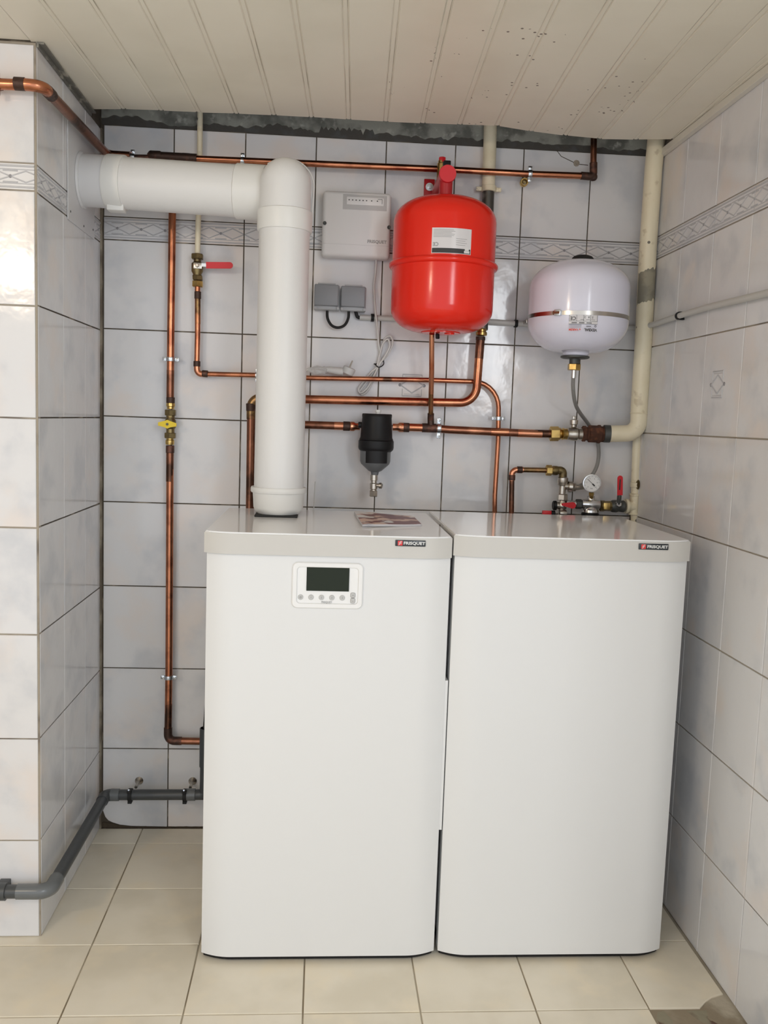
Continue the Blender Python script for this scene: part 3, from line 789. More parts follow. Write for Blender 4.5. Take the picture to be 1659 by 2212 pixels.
# ------------------------------------------------------------------ copper line under the ceiling
t = thing('ceiling_copper_pipe', 'long copper pipe just under the ceiling, across left and back walls', 'pipe', (0.021, -0.040, 1.991))
r1 = 0.0118; r2 = 0.0092
A0, A1, A2 = (-0.916, -0.612, 1.961), (-0.027, -0.612, 1.978), (0.016, -0.612, 1.976)
K = (0.014, -0.042, 1.995)
A2 = (0.024, -0.612, A2[2]); A3 = (0.026, -0.585, A2[2] - .001)
K = (0.026, -0.040, K[2])
obj('pillar_tube', B().tube([A0, mid(A1, A2, 0.7)], r1), 'copper', t)
obj('elbow', B().tube([mid(A1, A2, .0), A2, mid(A2, K, .08)], r1 + .0012, 0.026), 'copper', t)
sleeve(t, (-0.036, -0.612, 1.978), (-0.013, -0.612, 1.978), r1 + .0006)
sleeve(t, mid(A2, K, .055), mid(A2, K, .11), r1 + .0004)
obj('side_tube', B().tube([mid(A2, K, .08), K, (0.09, -0.042, K[2] - .001)], r1, 0.02), 'copper_old', t)
obj('thin_link', B().tube([(0.07, -0.040, (0.100, -0.040, 1.990)[2]), (0.158, -0.040, 1.993)], 0.0085), 'solder', t)
obj('tee_fitting', B().tube([(0.144, -0.040, 1.998), (0.274, -0.040, 1.998)], 0.0128), 'solder', t)
obj('tee_end', B().rev((0.141, -0.040, 1.999), (1, 0, 0), [(-.004, .006), (0, .011), (.004, .0138), (.030, .0138), (.034, .0125)], 18), 'solder', t)
obj('tee_rim', B().cyl((0.235, -0.040, 1.997), (0.255, -0.040, 1.997), 0.0140), 'solder', t)
obj('tee_branch', B().cyl((0.209, -0.038, 1.995), (0.208, -0.036, 1.976), 0.0120), 'solder', t)
obj('long_tube', B().tube([(0.270, -0.040, 1.997), (0.575, -0.051, 1.998), (0.953, -0.053, 2.002), (1.218, -0.051, 2.003), (1.398, -0.045, 2.008)], r2), 'copper', t)
obj('scorched_tube', B().tube([(1.312, -0.045, 2.006), (1.398, -0.045, 2.008)], r2 + .0003), 'copper_old', t)
obj('end_elbow', B().tube([(1.380, -0.045, 2.008), (1.417, -0.045, 2.007), (1.415, -0.045, 2.046)], r2 + .002, 0.010), 'solder', t)
obj('elbow_boss', B().rev(Vector((1.417, -0.045, 2.007)) + Vector((0, .012, 0)), (0, -1, 0), [(0, .010), (.012, .0125), (.019, .009), (.022, 0)], 16), 'solder', t)
obj('riser', B().tube([(1.415, -0.045, 2.040), (1.412, -0.045, 2.113), (1.408, -0.045, 2.190)], r2), 'copper_old', t)
clamp((0.403, -0.042, 1.997), 'x', r2, 0, 'zinc clamp on the ceiling-height copper pipe, left of the flue elbow')
clamp((1.228, -0.051, 2.003), 'x', r2, 0, 'zinc clamp on the ceiling-height copper pipe, near its right end')
clamp((0.096, -0.040, 1.991), 'x', 0.0085, 0, 'zinc clamp half hidden behind the flue tube near the left corner')
t = tag(obj('brass_ring', B().rev((1.215, -0.045, 1.982), (0, 1, 0), [(0, .0075), (-.0012, .0085), (-.0012, .0105), (0.002, .0118), (.014, .0118), (.016, .0075), (0, .0075)], 24, cap=False), 'brass'), 'small open brass ring hanging just below the ceiling copper pipe, right side', 'fitting')
rebase(t, (1.215, -0.045, 1.982))
b = B().cyl((1.218, -0.030, 1.986), (1.228, -0.001, 1.996), .006)
o = obj('back_stub', b, 'brass_old', t)
o = obj('link', B().tube([(1.218, -0.040, 1.992), (1.226, -0.045, 1.999)], .0025, seg=8), 'brass_old', t)
t = clamp((-0.072, -0.612, 1.975), 'x', r1, PIL, 'old brown half clamp at the left picture edge on the pillar pipe', None, 'copper_old')
t['group'] = 'zinc pipe clamps on the back wall'; del t['group']

# ------------------------------------------------------------------ thin cream pipe, red lever valve, small copper line
t = thing('thin_cream_pipe', 'thin cream painted pipe coming down behind the flue to the red lever valve', 'pipe', (0.278, -0.030, 1.734))
obj('tube', B().tube([(0.280, -0.028, 2.181), (0.280, -0.022, 2.013), (0.279, -0.026, 1.864), (0.278, -0.030, 1.732)], 0.0078), 'cream', t)
t = thing('lever_valve', 'brass stop valve with a long red lever left of the flue', 'valve', (0.280, -0.030, 1.642))
obj('top_nut', B().hexn((0.278, -0.030, 1.736), (0.278, -0.030, 1.721), .0180), 'brass_old', t)
obj('valve_body', B().rev((0.278, -0.030, 1.723), (0, 0, -1), [(0, .0105), (.009, .0105), (.014, .0165), (.036, .0165), (.044, .012), (.050, .012)], 20), 'brass_old', t)
obj('lower_nut', B().hexn((0.279, -0.030, 1.676), (0.280, -0.030, 1.662), .0155), 'brass_old', t)
obj('compression_nut', B().hexn((0.280, -0.030, 1.660), (0.280, -0.030, 1.643), .0165), 'brass', t)
obj('stem_plate', B().box(off((0.281, -0.052, 1.700), -.011, -.001, -.0085), off((0.281, -0.052, 1.700), .013, .002, .0085), .001), 'nickel', t)
obj('stem_nut', B().hexn(off((0.281, -0.052, 1.700), 0, -.001), off((0.281, -0.052, 1.700), 0, -.007), .006), 'nickel', t)
obj('lever_arm', B().box(off((0.295, -0.052, 1.702), -.002, -.001, -.004), off((0.307, -0.052, 1.702), .003, .0015, .005)), 'zinc', t, 0)
lever(t, (0.306, -0.053, 1.702), (0.382, -0.053, 1.705), 0.0180)
t = thing('small_copper_pipe', 'thin copper pipe starting below the red lever valve and crossing behind the flue', 'pipe', (0.282, -0.034, 1.395))
ra = 0.0080
e0 = (0.282, -0.034, 1.395)
obj('left_drop', B().tube([(0.280, -0.034, 1.644), (0.282, -0.034, 1.511), (0.281, -0.034, 1.419)], ra), 'copper', t)
sleeve(t, (0.281, -0.034, 1.630), (0.281, -0.034, 1.609), ra)
obj('scorched_tube', B().tube([(0.281, -0.034, 1.609), (0.282, -0.034, 1.538)], ra + .0003), 'heat', t)
obj('elbow', B().tube([(0.281, -0.034, 1.424), e0, (0.309, -0.034, 1.396)], ra + .0010, 0.018), 'copper_bright', t)
sleeve(t, (0.281, -0.034, 1.432), (0.281, -0.034, 1.416), ra + .0005); sleeve(t, (0.296, -0.034, 1.397), (0.313, -0.034, 1.396), ra + .0005)
obj('cross_tube', B().tube([(0.309, -0.034, 1.396), (0.459, -0.034, 1.398), (0.606, -0.034, 1.396), (0.955, -0.034, 1.403), (1.170, -0.034, 1.404), (1.176, -0.034, 1.234), (1.174, -0.034, 1.065), (1.177, -0.034, 0.989)], 0.0072, [0, 0, 0, 0.078, 0, 0]), 'copper', t)
clamp((0.456, -0.034, 1.398), 'x', ra - .0008, 0, 'zinc clamp on the thin copper pipe, tucked against the left side of the flue')
clamp((1.174, -0.034, 1.297), 'z', ra - .0008, 0, 'zinc clamp on the thin copper drop right of the black filter')

# ------------------------------------------------------------------ cream pipe behind the red vessel and the large copper pipe
t = thing('middle_cream_pipe', 'cream pipe from the ceiling behind the red vessel, bare and dark lower down', 'pipe', (1.106, -0.055, 1.558))
obj('painted_tube', B().tube([(1.109, -0.022, 2.232), (1.112, -0.022, 2.103), (1.114, -0.022, 1.957)], 0.0190, seg=20), 'cream', t)
obj('bare_tube', B().tube([(1.114, -0.022, 1.960), (1.115, -0.022, 1.881), (1.110, -0.035, 1.706), (1.108, -0.055, 1.554)], 0.0175, seg=20), 'bare_dark', t, label='bare dark lower length')
b = B().rev(off((1.115, -0.022, 1.963), 0, 0, .008), (0, 0, -1), [(0, .0195), (.001, .0215), (.016, .0215), (.017, .0195)], 20)
for s in (-1, 1): b.box(off((1.115, -0.022, 1.961), s * .029 - .008, -.004, -.006), off((1.115, -0.022, 1.961), s * .029 + .008, .004, .006), .002)
c_ = thing('pipe_clamp', 'cream painted clamp around the pipe behind the red vessel', 'clamp', (1.115, -0.022, 1.961))
obj('band', b, 'cream', c_)
for s in (-1, 1): obj('screw', B().rev(off((1.115, -0.022, 1.961), s * .031, -.004), (0, -1, 0), [(0, .004), (.002, .0035), (.0025, .001)], 10), 'cream', c_)
rb = 0.0126
t = thing('large_copper_pipe', 'thick copper pipe curving from below the red vessel leftwards behind the flue and down', 'pipe', (0.446, -0.055, 1.006))
obj('brass_union', B().rev((1.107, -0.055, 1.562), (0, 0, -1), [(0, .0150), (.006, .0165), (.008, .0138), (.014, .0138), (.016, .0165), (.024, .0165), (.026, .0135)], 20), 'brass', t)
obj('main_tube', B().tube([(1.105, -0.055, 1.533), (1.102, -0.055, 1.436), (1.099, -0.055, 1.340), (0.988, -0.055, 1.338), (0.608, -0.055, 1.333), (0.468, -0.055, 1.332)], rb, [0, 0.092, 0, 0], seg=20, fseg=14), 'copper', t)
obj('scorched_bend', B().tube([(1.105, -0.055, 1.530), (1.103, -0.055, 1.470)], rb + .0004, seg=20), 'copper_old', t)
obj('left_elbow', B().tube([(0.498, -0.055, 1.332), (0.441, -0.055, 1.331), (0.442, -0.055, 1.270)], rb + .0010, 0.028, seg=20), 'heat', t)
sleeve(t, (0.441, -0.055, 1.315), (0.442, -0.055, 1.293), rb + .0008)
obj('left_drop', B().tube([(0.442, -0.055, 1.297), (0.443, -0.055, 1.129), (0.444, -0.055, 0.965), (0.447, -0.055, 0.588), (0.47, -0.199, 0.70)], rb, 0.04, seg=20), 'copper_old', t)
sleeve(t, (1.105, -0.055, 1.534), (1.105, -0.055, 1.523), rb)

# ------------------------------------------------------------------ main line with the black filter
rm = 0.0118
t = thing('main_copper_line', 'horizontal copper line running through the black filter to the brass union at the right', 'pipe', (0.971, -0.055, 1.263))
obj('left_tube', B().tube([(0.533, -0.055, 0.967), (0.526, -0.055, 1.258), (0.610, -0.055, 1.259), (0.715, -0.055, 1.259)], rm, 0.02, seg=18), 'copper_old', t)
obj('bright_band', B().tube([(0.684, -0.055, 1.259), (0.711, -0.055, 1.259)], rm + .0003, seg=18), 'copper_bright', t)
sleeve(t, (0.710, -0.055, 1.259), (0.730, -0.055, 1.259), rm + .0006)
obj('reducer', B().rev((0.729, -0.055, 1.259), (1, 0, 0), [(0, rm), (.003, .0142), (.012, .0142), (.018, .0105), (.030, .0105)], 18), 'copper_bright', t)
obj('reducer', B().rev((0.890, -0.055, 1.261), (-1, 0, 0), [(0, rm), (.003, .0142), (.014, .0142), (.020, .0105), (.034, .0105)], 18), 'copper_bright', t)
sleeve(t, (0.887, -0.055, 1.261), (0.905, -0.055, 1.261), rm + .0006)
obj('centre_tube', B().tube([(0.904, -0.055, 1.262), (0.961, -0.055, 1.262)], rm, seg=18), 'copper', t)
obj('tee', B().tube([(0.943, -0.055, 1.262), (0.985, -0.055, 1.262)], rm + .0016, seg=18).cyl((0.969, -0.055, 1.263), (0.967, -0.057, 1.295), .0098), 'solder', t)
obj('right_tube', B().tube([(0.982, -0.055, 1.261), (1.026, -0.055, 1.259), (1.256, -0.055, 1.256), (1.333, -0.055, 1.257)], rm, seg=18), 'copper_old', t)
obj('bright_band', B().tube([(1.148, -0.055, 1.257), (1.201, -0.055, 1.257)], rm + .0003, seg=18), 'copper', t)
obj('bright_band', B().tube([(1.229, -0.055, 1.256), (1.302, -0.055, 1.256)], rm + .0003, seg=18), 'copper_bright', t)
clamp((0.993, -0.055, 1.262), 'x', rm, 0, 'yellowed zinc clamp on the main copper line just right of its tee', tall=0.006)
t = thing('vessel_feed_pipe', 'short vertical copper pipe from the red vessel down to the tee on the main line', 'pipe', (0.967, -0.060, 1.289))
obj('upper_tube', B().tube([(0.947, -0.170, 1.524), (0.955, -0.135, 1.426), (0.960, -0.102, 1.362)], 0.0074), 'copper_bright', t)
obj('lower_tube', B().tube([(0.960, -0.102, 1.362), (0.962, -0.088, 1.338), (0.967, -0.060, 1.293)], 0.0072), 'heat', t)
sleeve(t, (0.966, -0.066, 1.305), (0.967, -0.058, 1.287), 0.0080)

t = thing('dirt_filter', 'black magnetic dirt filter with a nickel drain valve hanging in the main line', 'filter', (0.809, -0.105, 1.058))
fc = (0.806, -0.100, 1.260)
X, Y, Z = fc
zf = lambda py: {887: (0.808, -0.100, 1.306)[2], 893: (0.806, -0.100, 1.298)[2], 951: (0.808, -0.100, 1.222)[2], 972: (0.809, -0.100, 1.191)[2], 1025: (0.807, -0.100, 1.121)[2], 1073: (0.809, -0.100, 1.058)[2], 1008: (0.806, -0.100, 1.145)[2]}[py]
obj('vent_cap', B().rev((X + .002, Y - .01, zf(893) - .002), (0, 0, 1), [(0, .0065), (.006, .0065), (.0062, .0085), (.013, .0085), (.0135, .006)], 16), 'flue_collar', t)
b = B().rev((X, Y, zf(893)), (0, 0, -1), [(0.000, .012), (0.001, .039), (.004, .0415), (.010, .0425), ((zf(893) - zf(951)) * .9, .0465), ((zf(893) - zf(951)), .050)], 32)
b.box((X - .043, Y - .006, zf(893) - .012), (X + .043, Y + .006, zf(893)), .003)
obj('top_cover', b, 'black_plastic', t)
obj('lock_ring', B().rev((X, Y, zf(951) - .001), (0, 0, -1), [(0, .0495), (.001, .0512), (.020, .0515), (.026, .0500), (.032, .044)], 32), 'black_plastic', t)
obj('grey_cup', B().rev((X - .001, Y, zf(972)), (0, 0, -1), [(0, .0445), (.030, .0440), (.038, .041), (zf(972) - zf(1025) - .012, .019), (zf(972) - zf(1025) - .009, .012), (zf(972) - zf(1025), .010)], 32), 'grey_cup', t, label='dark grey lower cup')
b = B(); nA = 10
for (a0, a1, z0, z1) in ((-0.72, 0.72, zf(972) - .034, zf(972) + .004),):
    vs = {}
    for i in range(nA + 1):
        a = a0 + (a1 - a0) * i / nA
        for j, (zz, rr) in enumerate(((z1, .047), (z0, .0465), (z0, .043), (z1, .043))):
            vs[i, j] = b.bm.verts.new((X + rr * math.sin(a), Y - rr * math.cos(a), zz))
    for i in range(nA):
        for j in range(4): b.face([vs[i, j], vs[i + 1, j], vs[i + 1, (j + 1) % 4], vs[i, (j + 1) % 4]])
    b.face([vs[0, j] for j in range(4)]); b.face([vs[nA, j] for j in range(4)])
obj('front_tab', b, 'black_plastic', t)
obj('side_knob', B().cyl((X - .040, Y + .015, Z + .004), (X - .053, Y + .015, Z + .004), .009, ch=.001), 'black_plastic', t)
dv = Vector((X - .003, Y, zf(1025)))
dvz = zf(1025) - zf(1073)
dr = obj('drain_valve', B().rev(dv, (0, 0, -1), [(0, .011), (dvz * .25, .011), (dvz * .27, .0085), (dvz * .36, .0085), (dvz * .4, .0112), (dvz * .64, .0112), (dvz * .68, .009), (dvz * .72, .009)], 18), 'nickel', t)
obj('drain_nut', B().hexn(dv - Vector((0, 0, dvz * .72)), dv - Vector((0, 0, dvz)), .0125), 'nickel', dr)
kn = dv - Vector((0, 0, dvz * .48))
obj('drain_knob', B().rev(kn + Vector((.008, -.002, 0)), (0.9, -.35, 0), [(0, .006), (.008, .006), (.009, .0085), (.016, .0085), (.0175, .006), (.0165, .004), (.015, 0)], 16), 'nickel', dr)

# ------------------------------------------------------------------ red expansion vessel
RX, RY, RR = 0.9705, -0.178, 0.1415
t = thing('red_expansion_vessel', 'red cylindrical expansion vessel hung on the back wall', 'vessel', (RX, RY, 1.525))
zb_, zt_ = 1.522, 1.893; zm = 1.706
prof = [(zb_ + .004, 0.0), (zb_ + .002, .03), (zb_ + .004, .055)]
for k in range(9):
    a = PI / 2 * k / 8; prof.append((zb_ + .068 - .062 * math.cos(a), .055 + (RR - .055) * math.sin(a)))
prof.append((zm - .008, RR))
prof2 = [(zm + .008, RR), (zt_ - .070, RR)]
for k in range(1, 9):
    a = PI / 2 * k / 8; prof2.append((zt_ - .070 + .066 * math.sin(a), .045 + (RR - .045) * math.cos(a)))
prof2 += [(zt_ - .001, .03), (zt_, 0)]
b = B().rev((RX, RY, 0), (0, 0, 1), [(z, r) for z, r in prof] + [(z, r) for z, r in prof2], 64)
rv = obj('shell', b, 'red_paint', t, 50)
obj('rolled_seam', B().rev((RX, RY, 0), (0, 0, 1), [(zm - .0085, RR - .001), (zm - .007, RR + .006), (zm - .002, RR + .0092), (zm + .003, RR + .0092), (zm + .0075, RR + .006), (zm + .009, RR - .001)], 64), 'red_paint', t, 60)
obj('base_flange', B().rev((RX + .022, RY - .02, zb_ - .0010), (0, 0, 1), [(0, .010), (.001, .014), (.006, .014)], 20), 'red_paint', t)
def cylmap(cx, cy, R, a0, zc_, flip=-1):
    def fn(u, v, w_):
        a = a0 + (flip * u) / R; rr = R + w_
        return (cx + rr * math.sin(a), cy - rr * math.cos(a), zc_ + flip * v)
    return fn
def patch(b, cx, cy, R, a0, a1, z0, z1, th=0.0004, n=14):
    vs = {}
    for i in range(n + 1):
        a = a0 + (a1 - a0) * i / n
        for j, (zz, rr) in enumerate(((z0, R + th), (z1, R + th), (z1, R - .001), (z0, R - .001))):
            vs[i, j] = b.bm.verts.new((cx + rr * math.sin(a), cy - rr * math.cos(a), zz))
    for i in range(n):
        for j in range(4): b.face([vs[i, j], vs[i + 1, j], vs[i + 1, (j + 1) % 4], vs[i, (j + 1) % 4]])
    b.face([vs[0, j] for j in range(4)]); b.face([vs[n, j] for j in range(4)])
    return b
la0, la1 = -0.36, 0.39; lz0, lz1 = 1.7185, 1.7835
lb = obj('label_sticker', patch(B(), RX, RY, RR, la0, la1, lz0, lz1), 'label_white', t, 60, label='white maker label stuck on upside down')
obj('label_band', patch(B(), RX, RY, RR, la0 + .01, la1 - .01, lz0 + .0015, lz0 + .0135, .0006), 'ink', lb, 60)
b = B()
ml = (la0 + la1) / 2
fn = lambda a, z: cylmap(RX, RY, RR + .0006, a, z)
b.text('CE', 0.013, fn(la0 + .075, lz0 + .0235), .0003, .0002)
for i in range(6): patch(b, RX, RY, RR, la0 + .03, la0 + .40 + .04 * math.sin(i * 2.3), lz1 - .0055 - .0036 * i, lz1 - .0047 - .0036 * i, .0007, 6)
for i in range(4): patch(b, RX, RY, RR, la1 - .30, la1 - .09 - .03 * (i % 2), lz1 - .0270 - .0052 * i, lz1 - .0262 - .0052 * i, .0007, 5)
obj('label_print', b, 'grey_ink', lb, 0)
bl = B()
cc = Vector((RX, RY, lz0 + .006)); aa = la1 - .085
bl = patch(B(), RX, RY, RR + .0003, aa - .055, aa + .055, lz0 + .003, lz0 + .009, .0006, 6)
patch(bl, RX, RY, RR + .0003, aa - .040, aa + .040, lz0 + .0095, lz0 + .0155, .0006, 6)
patch(bl, RX, RY, RR + .0003, aa - .022, aa + .022, lz0 + .016, lz0 + .018, .0006, 6)
obj('label_logo', bl, 'silver_ink', lb, 0)
# top connection: tube from wall bracket with end cap, short neck
cap = (0.969, -0.205, 1.950); cz_ = cap[2]; cxx = cap[0]
obj('neck', B().rev((cxx - .001, -0.182, zt_ - .004), (0, 0, 1), [(0, .0175), (.006, .0175), (.0065, .0185), (cz_ - zt_ - .006, .0185)], 24), 'red_dark', t)
obj('neck_ring', B().rev((cxx - .001, -0.182, zt_ - .006), (0, 0, 1), [(0, .0182), (.007, .0182)], 24), 'iron', t)
ht = obj('bracket_tube', B().rev((cxx, -0.004, cz_ - .004), (0, -1, 0.02), [(0, .0215), (.19, .0215)], 28), 'red_dark', t)
obj('end_cap', B().rev((cxx, -0.192, cz_), (0, -1, 0), [(0, .0235), (.012, .0238), (.0150, .0225), (.0150, 0)], 28), 'red_plastic', ht, label='round red end cap')
obj('wall_flange', B().box((0.9265, -0.008, 1.900), (0.957, -0.0005, 1.985), .001), 'red_dark', t)
bo = (0.942, -0.010, 1.962)
obj('bolt', B().rev(bo, (0, -1, 0), [(0, .0115), (.002, .0115), (.0022, .0060), (.0085, .0058), (.009, 0)], 20), 'zinc', t)
vx = (0.968, -0.060, 2.017)
obj('safety_vent', B().rev((vx[0], -0.06, cz_ + .010), (0, 0, 1), [(0, .009), (.010, .009), (.012, .0118), (vx[2] - cz_ - .012, .0118), (vx[2] - cz_ - .010, .0095), (vx[2] - cz_ - .004, .0095)], 20), 'brass', t)
obj('vent_cap', B().hexn((vx[0] + .002, -0.06, vx[2] + .001), (vx[0] + .002, -0.06, vx[2] + .016), .0105), 'red_plastic', t)
vb = (0.976, -0.130, 1.999)
obj('vent_block', B().box((vb[0] - .011, -0.141, cz_ + .017), (vb[0] + .009, -0.119, vb[2] + .004), .002), 'black_plastic', t)
obj('valve_cap', B().hexn((0.962, -0.178, 1.525), (0.963, -0.178, 1.511), .0062), 'black_plastic', t)

# ------------------------------------------------------------------ white expansion vessel
WX, WY, WR = 1.3600, -0.168, 0.1395
t = thing('white_expansion_vessel', 'smaller lilac-white expansion vessel strapped to the wall at the right', 'vessel', (WX, WY, 1.46))
z0, z1 = 1.484, 1.748
prof = [(z0 - .004, 0), (z0 - .004, .034), (z0 + .004, .037), (z0 + .006, .046)]
for k in range(1, 11):
    a = PI / 2 * k / 10; prof.append((z0 + .084 - .078 * math.cos(a) ** 1.15 if k < 10 else z0 + .084, .046 + (WR - .046) * math.sin(a)))
prof.append((z1 - .082, WR))
for k in range(1, 11):
    a = PI / 2 * k / 10; prof.append((z1 - .082 + .078 * math.sin(a), .020 + (WR - .020) * max(0, math.cos(a)) ** 1.0))
prof.append((z1 - .003, 0))
obj('shell', B().rev((WX, WY, 0), (0, 0, 1), prof, 64), 'white_tank', t, 50)
obj('top_cap', B().rev((WX + .004, WY, z1 - .010), (0, 0, 1), [(0, .034), (.010, .0315), (.017, .026), (.020, .018), (.021, 0)], 28), 'rubber', t, label='black rubber cap')
obj('bottom_flange', B().rev((WX - .002, WY, z0 - .012), (0, 0, 1), [(0, .020), (.0005, .036), (.003, .0405), (.007, .0405), (.009, .035)], 32), 'iron', t)
obj('inlet_neck', B().cyl((WX - .003, WY, z0 - .010), (WX - .003, WY, z0 - .032), .0145), 'iron', t)
obj('brass_nut', B().hexn((WX - .003, WY, z0 - .026), (WX - .003, WY, z0 - .044), .0185), 'brass', t)
st = (1.324, -0.300, 1.584); sz = st[2]
b = B().rev((WX, WY, sz - .0055), (0, 0, 1), [(0, WR + .0002), (0.0001, WR + .0012), (.011, WR + .0012), (.0111, WR + .0002)], 64)
ss = obj('strap', b, 'steel', t, 30, label='stainless steel strap')
obj('strap_screw_housing', B().box((-.010, -.005, -.008), (.010, .004, .008), .002), 'zinc', ss).matrix_local = Matrix.Identity(4)
hsng = COL.objects[-1] if False else bpy.context.scene.objects[ss.children[0].name]
hsng.data.transform(Matrix.Translation(ORG[ss.name]))
ah = -0.66
hsng.data.transform(Matrix.Translation(Vector((WX + (WR + .004) * math.sin(ah), WY - (WR + .004) * math.cos(ah), sz)) - ORG[ss.name]) @ Matrix.Rotation(ah, 4, 'Z'))
obj('strap_screw', B().cyl((WX + (WR + .005) * math.sin(ah - .09), WY - (WR + .005) * math.cos(ah - .09), sz), (WX + (WR + .005) * math.sin(ah + .05), WY - (WR + .005) * math.cos(ah + .05), sz), .0055, 12, .001), 'copper_old', ss)
for s in (-1, 1):
    a = s * 1.9
    obj('wall_lug', B().box((WX + s * .115 - .008, -0.06, sz - .0055), (WX + s * .115 + .008, -0.001, sz + .0055), .001), 'steel', ss)
# printed label, upside down
ac = -0.17; lw = 0.076
lz1 = sz - .006; lz0 = lz1 - .044
lab = patch(B(), WX, WY, WR, ac - lw / 2 / WR, ac + lw / 2 / WR, lz1 - .024, lz1, .0003)
lb = obj('label_sticker', lab, 'label_white', t, 60, label='pale printed label, upside down')
b = B()
fn = lambda a, z, e=.0006: cylmap(WX, WY, WR + e, a, z)
b.text('CE', 0.0130, fn(ac - .195, lz1 - .0085), .0003, .0002)
b.text('5   8   3', 0.0075, fn(ac + .10, lz1 - .0055), .0003)
for a_ in (-.06, .05, .15): patch(b, WX, WY, WR, ac + a_, ac + a_ + .07, lz1 - .0125, lz1 - .0117, .0007, 3)
for a_ in (-.22, -.08, .06): patch(b, WX, WY, WR, ac + a_, ac + a_ + .10, lz1 - .0215, lz1 - .0195, .0007, 3)
for (aa0, aa1, zz) in ((-.27, .27, -.0165), (-.27, .27, -.0240)):
    patch(b, WX, WY, WR + .0003, ac + aa0, ac + aa1, lz1 + zz, lz1 + zz + .0006, .0005, 8)
for a_ in (-.27, -.13, .0, .13, .265): patch(b, WX, WY, WR + .0003, ac + a_, ac + a_ + .005, lz1 - .0165, lz1, .0005, 2)
b.text('VEXBAL', 0.0098, fn(ac + .145, lz1 - .0385), .0003, .0003)
for z_ in (-.0270, -.0320): patch(b, WX, WY, WR, ac - .27, ac - .03, lz1 + z_, lz1 + z_ + .0005, .0007, 6)
patch(b, WX, WY, WR, ac + .06, ac + .15, lz1 - .0300, lz1 - .0288, .0007, 4)
b.text('o', 0.0120, fn(ac + .235, lz1 - .0295), .0003)
obj('label_print', b, 'ink', lb, 0)
b = B(); b.text('o VAREM', 0.0078, fn(ac - .155, lz1 - .0385), .0003, .0003)
obj('red_lettering', b, 'red_print', lb, 0)

hose = [off((WX - .003, WY, z0 - .042)), (1.360, -0.160, 1.388), (1.388, -0.110, 1.337), (1.450, -0.026, 1.291), (1.477, -0.018, 1.254), (1.488, -0.022, 1.218), (1.484, -0.035, 1.174), (1.470, -0.035, 1.138), (1.446, -0.035, 1.111), (1.421, -0.045, 1.100)]
t = thing('braided_hose', 'braided steel hose looping from the white vessel down behind the gauge', 'hose', hose[-1])
obj('hose_tube', B().tube(smooth_curve(hose, 6), 0.0056, seg=12), 'braid', t, 60)
obj('ferrule', B().cyl(hose[0], off(hose[0], 0, 0, -.024), .0072), 'chrome', t)

# ------------------------------------------------------------------ right cream pipe, rusty union, brass valve
t = thing('large_cream_pipe', 'thick cream painted pipe from the ceiling at the right, bending left at the rusty union', 'pipe', (1.521, -0.075, 1.264))
rc = 0.0248
pts = [(1.580, -0.090, 2.173), (1.581, -0.090, 2.109), (1.579, -0.088, 2.031), (1.579, -0.085, 1.806), (1.583, -0.080, 1.654)]
obj('upper_tube', B().tube(pts, rc, seg=28), 'cream', t)
qa, qb = Vector(pts[3]), Vector(pts[4]); lo_, hi_ = (1.584, -0.080, 1.638)[2], (1.582, -0.082, 1.755)[2]
b = B(); na = 26; vs = {}
for i in range(na + 1):
    a = -1.45 + 3.0 * i / na
    jag = noise.noise(Vector((a * 2.1, 4, 0))) * .014 + noise.noise(Vector((a * 7, 9, 0))) * .006
    zz1 = hi_ - .024 + .022 * (i / na) + jag; zz0 = lo_ + .004 + .020 * (i / na) - jag * .9
    for j in range(5):
        z_ = zz0 + (zz1 - zz0) * j / 4; f = (z_ - qa.z) / (qb.z - qa.z); c_ = qa + (qb - qa) * f
        for k_, rr in enumerate((rc + .0007, rc - .001)): vs[i, j, k_] = b.bm.verts.new((c_.x + rr * math.sin(a), c_.y - rr * math.cos(a), z_))
for i in range(na):
    for j in range(4):
        for k_ in range(2): b.face([vs[i, j, k_], vs[i + 1, j, k_], vs[i + 1, j + 1, k_], vs[i, j + 1, k_]])
    for j in (0, 4): b.face([vs[i, j, 0], vs[i + 1, j, 0], vs[i + 1, j, 1], vs[i, j, 1]])
for i in (0, na):
    for j in range(4): b.face([vs[i, j, 0], vs[i, j + 1, 0], vs[i, j + 1, 1], vs[i, j, 1]])
obj('worn_patch', b, 'cream_bare', t, 50, label='ragged grey patch where the paint is gone')
obj('bend', B().tube([(1.583, -0.080, 1.661), (1.586, -0.078, 1.532), (1.587, -0.075, 1.344), (1.590, -0.075, 1.268), (1.502, -0.062, 1.263)], rc, [0, 0, 0.052], seg=28, fseg=12), 'cream', t)
obj('weld_bead', B().torus((1.587, -0.075, 1.327), (0, 0, 1), rc, .0018, 28, 8), 'cream', t)
t = thing('rusty_union', 'rusty brown iron union between the brass valve and the cream pipe', 'fitting', (1.460, -0.058, 1.262))
a_ = (1.424, -0.057, 1.261)
obj('union_body', B().rev(a_, (1, 0, 0), [(0, .017), (.001, .0235), (.010, .0235), (.013, .020), (.018, .0205), (.020, .0255), (.045, .0255), (.047, .0275), (.055, .0275), (.058, .0235), (.066, .0235)], 8), 'rust', t, 20)
obj('grey_collar', B().cyl((1.489, -0.060, 1.263), (1.507, -0.062, 1.263), .0262, 28), 'iron', t)
t = thing('brass_valve', 'brass and nickel shut-off valve with a square stem on top of the main line', 'valve', (1.365, -0.055, 1.258))
obj('hex_nut', B().hexn((1.327, -0.055, 1.257), (1.354, -0.055, 1.258), .0218), 'brass', t)
obj('brass_collar', B().rev((1.353, -0.055, 1.258), (1, 0, 0), [(0, .016), (.004, .0185), (.008, .013), (.012, .0185), (.016, .0165), (.026, .0165)], 20), 'brass', t)
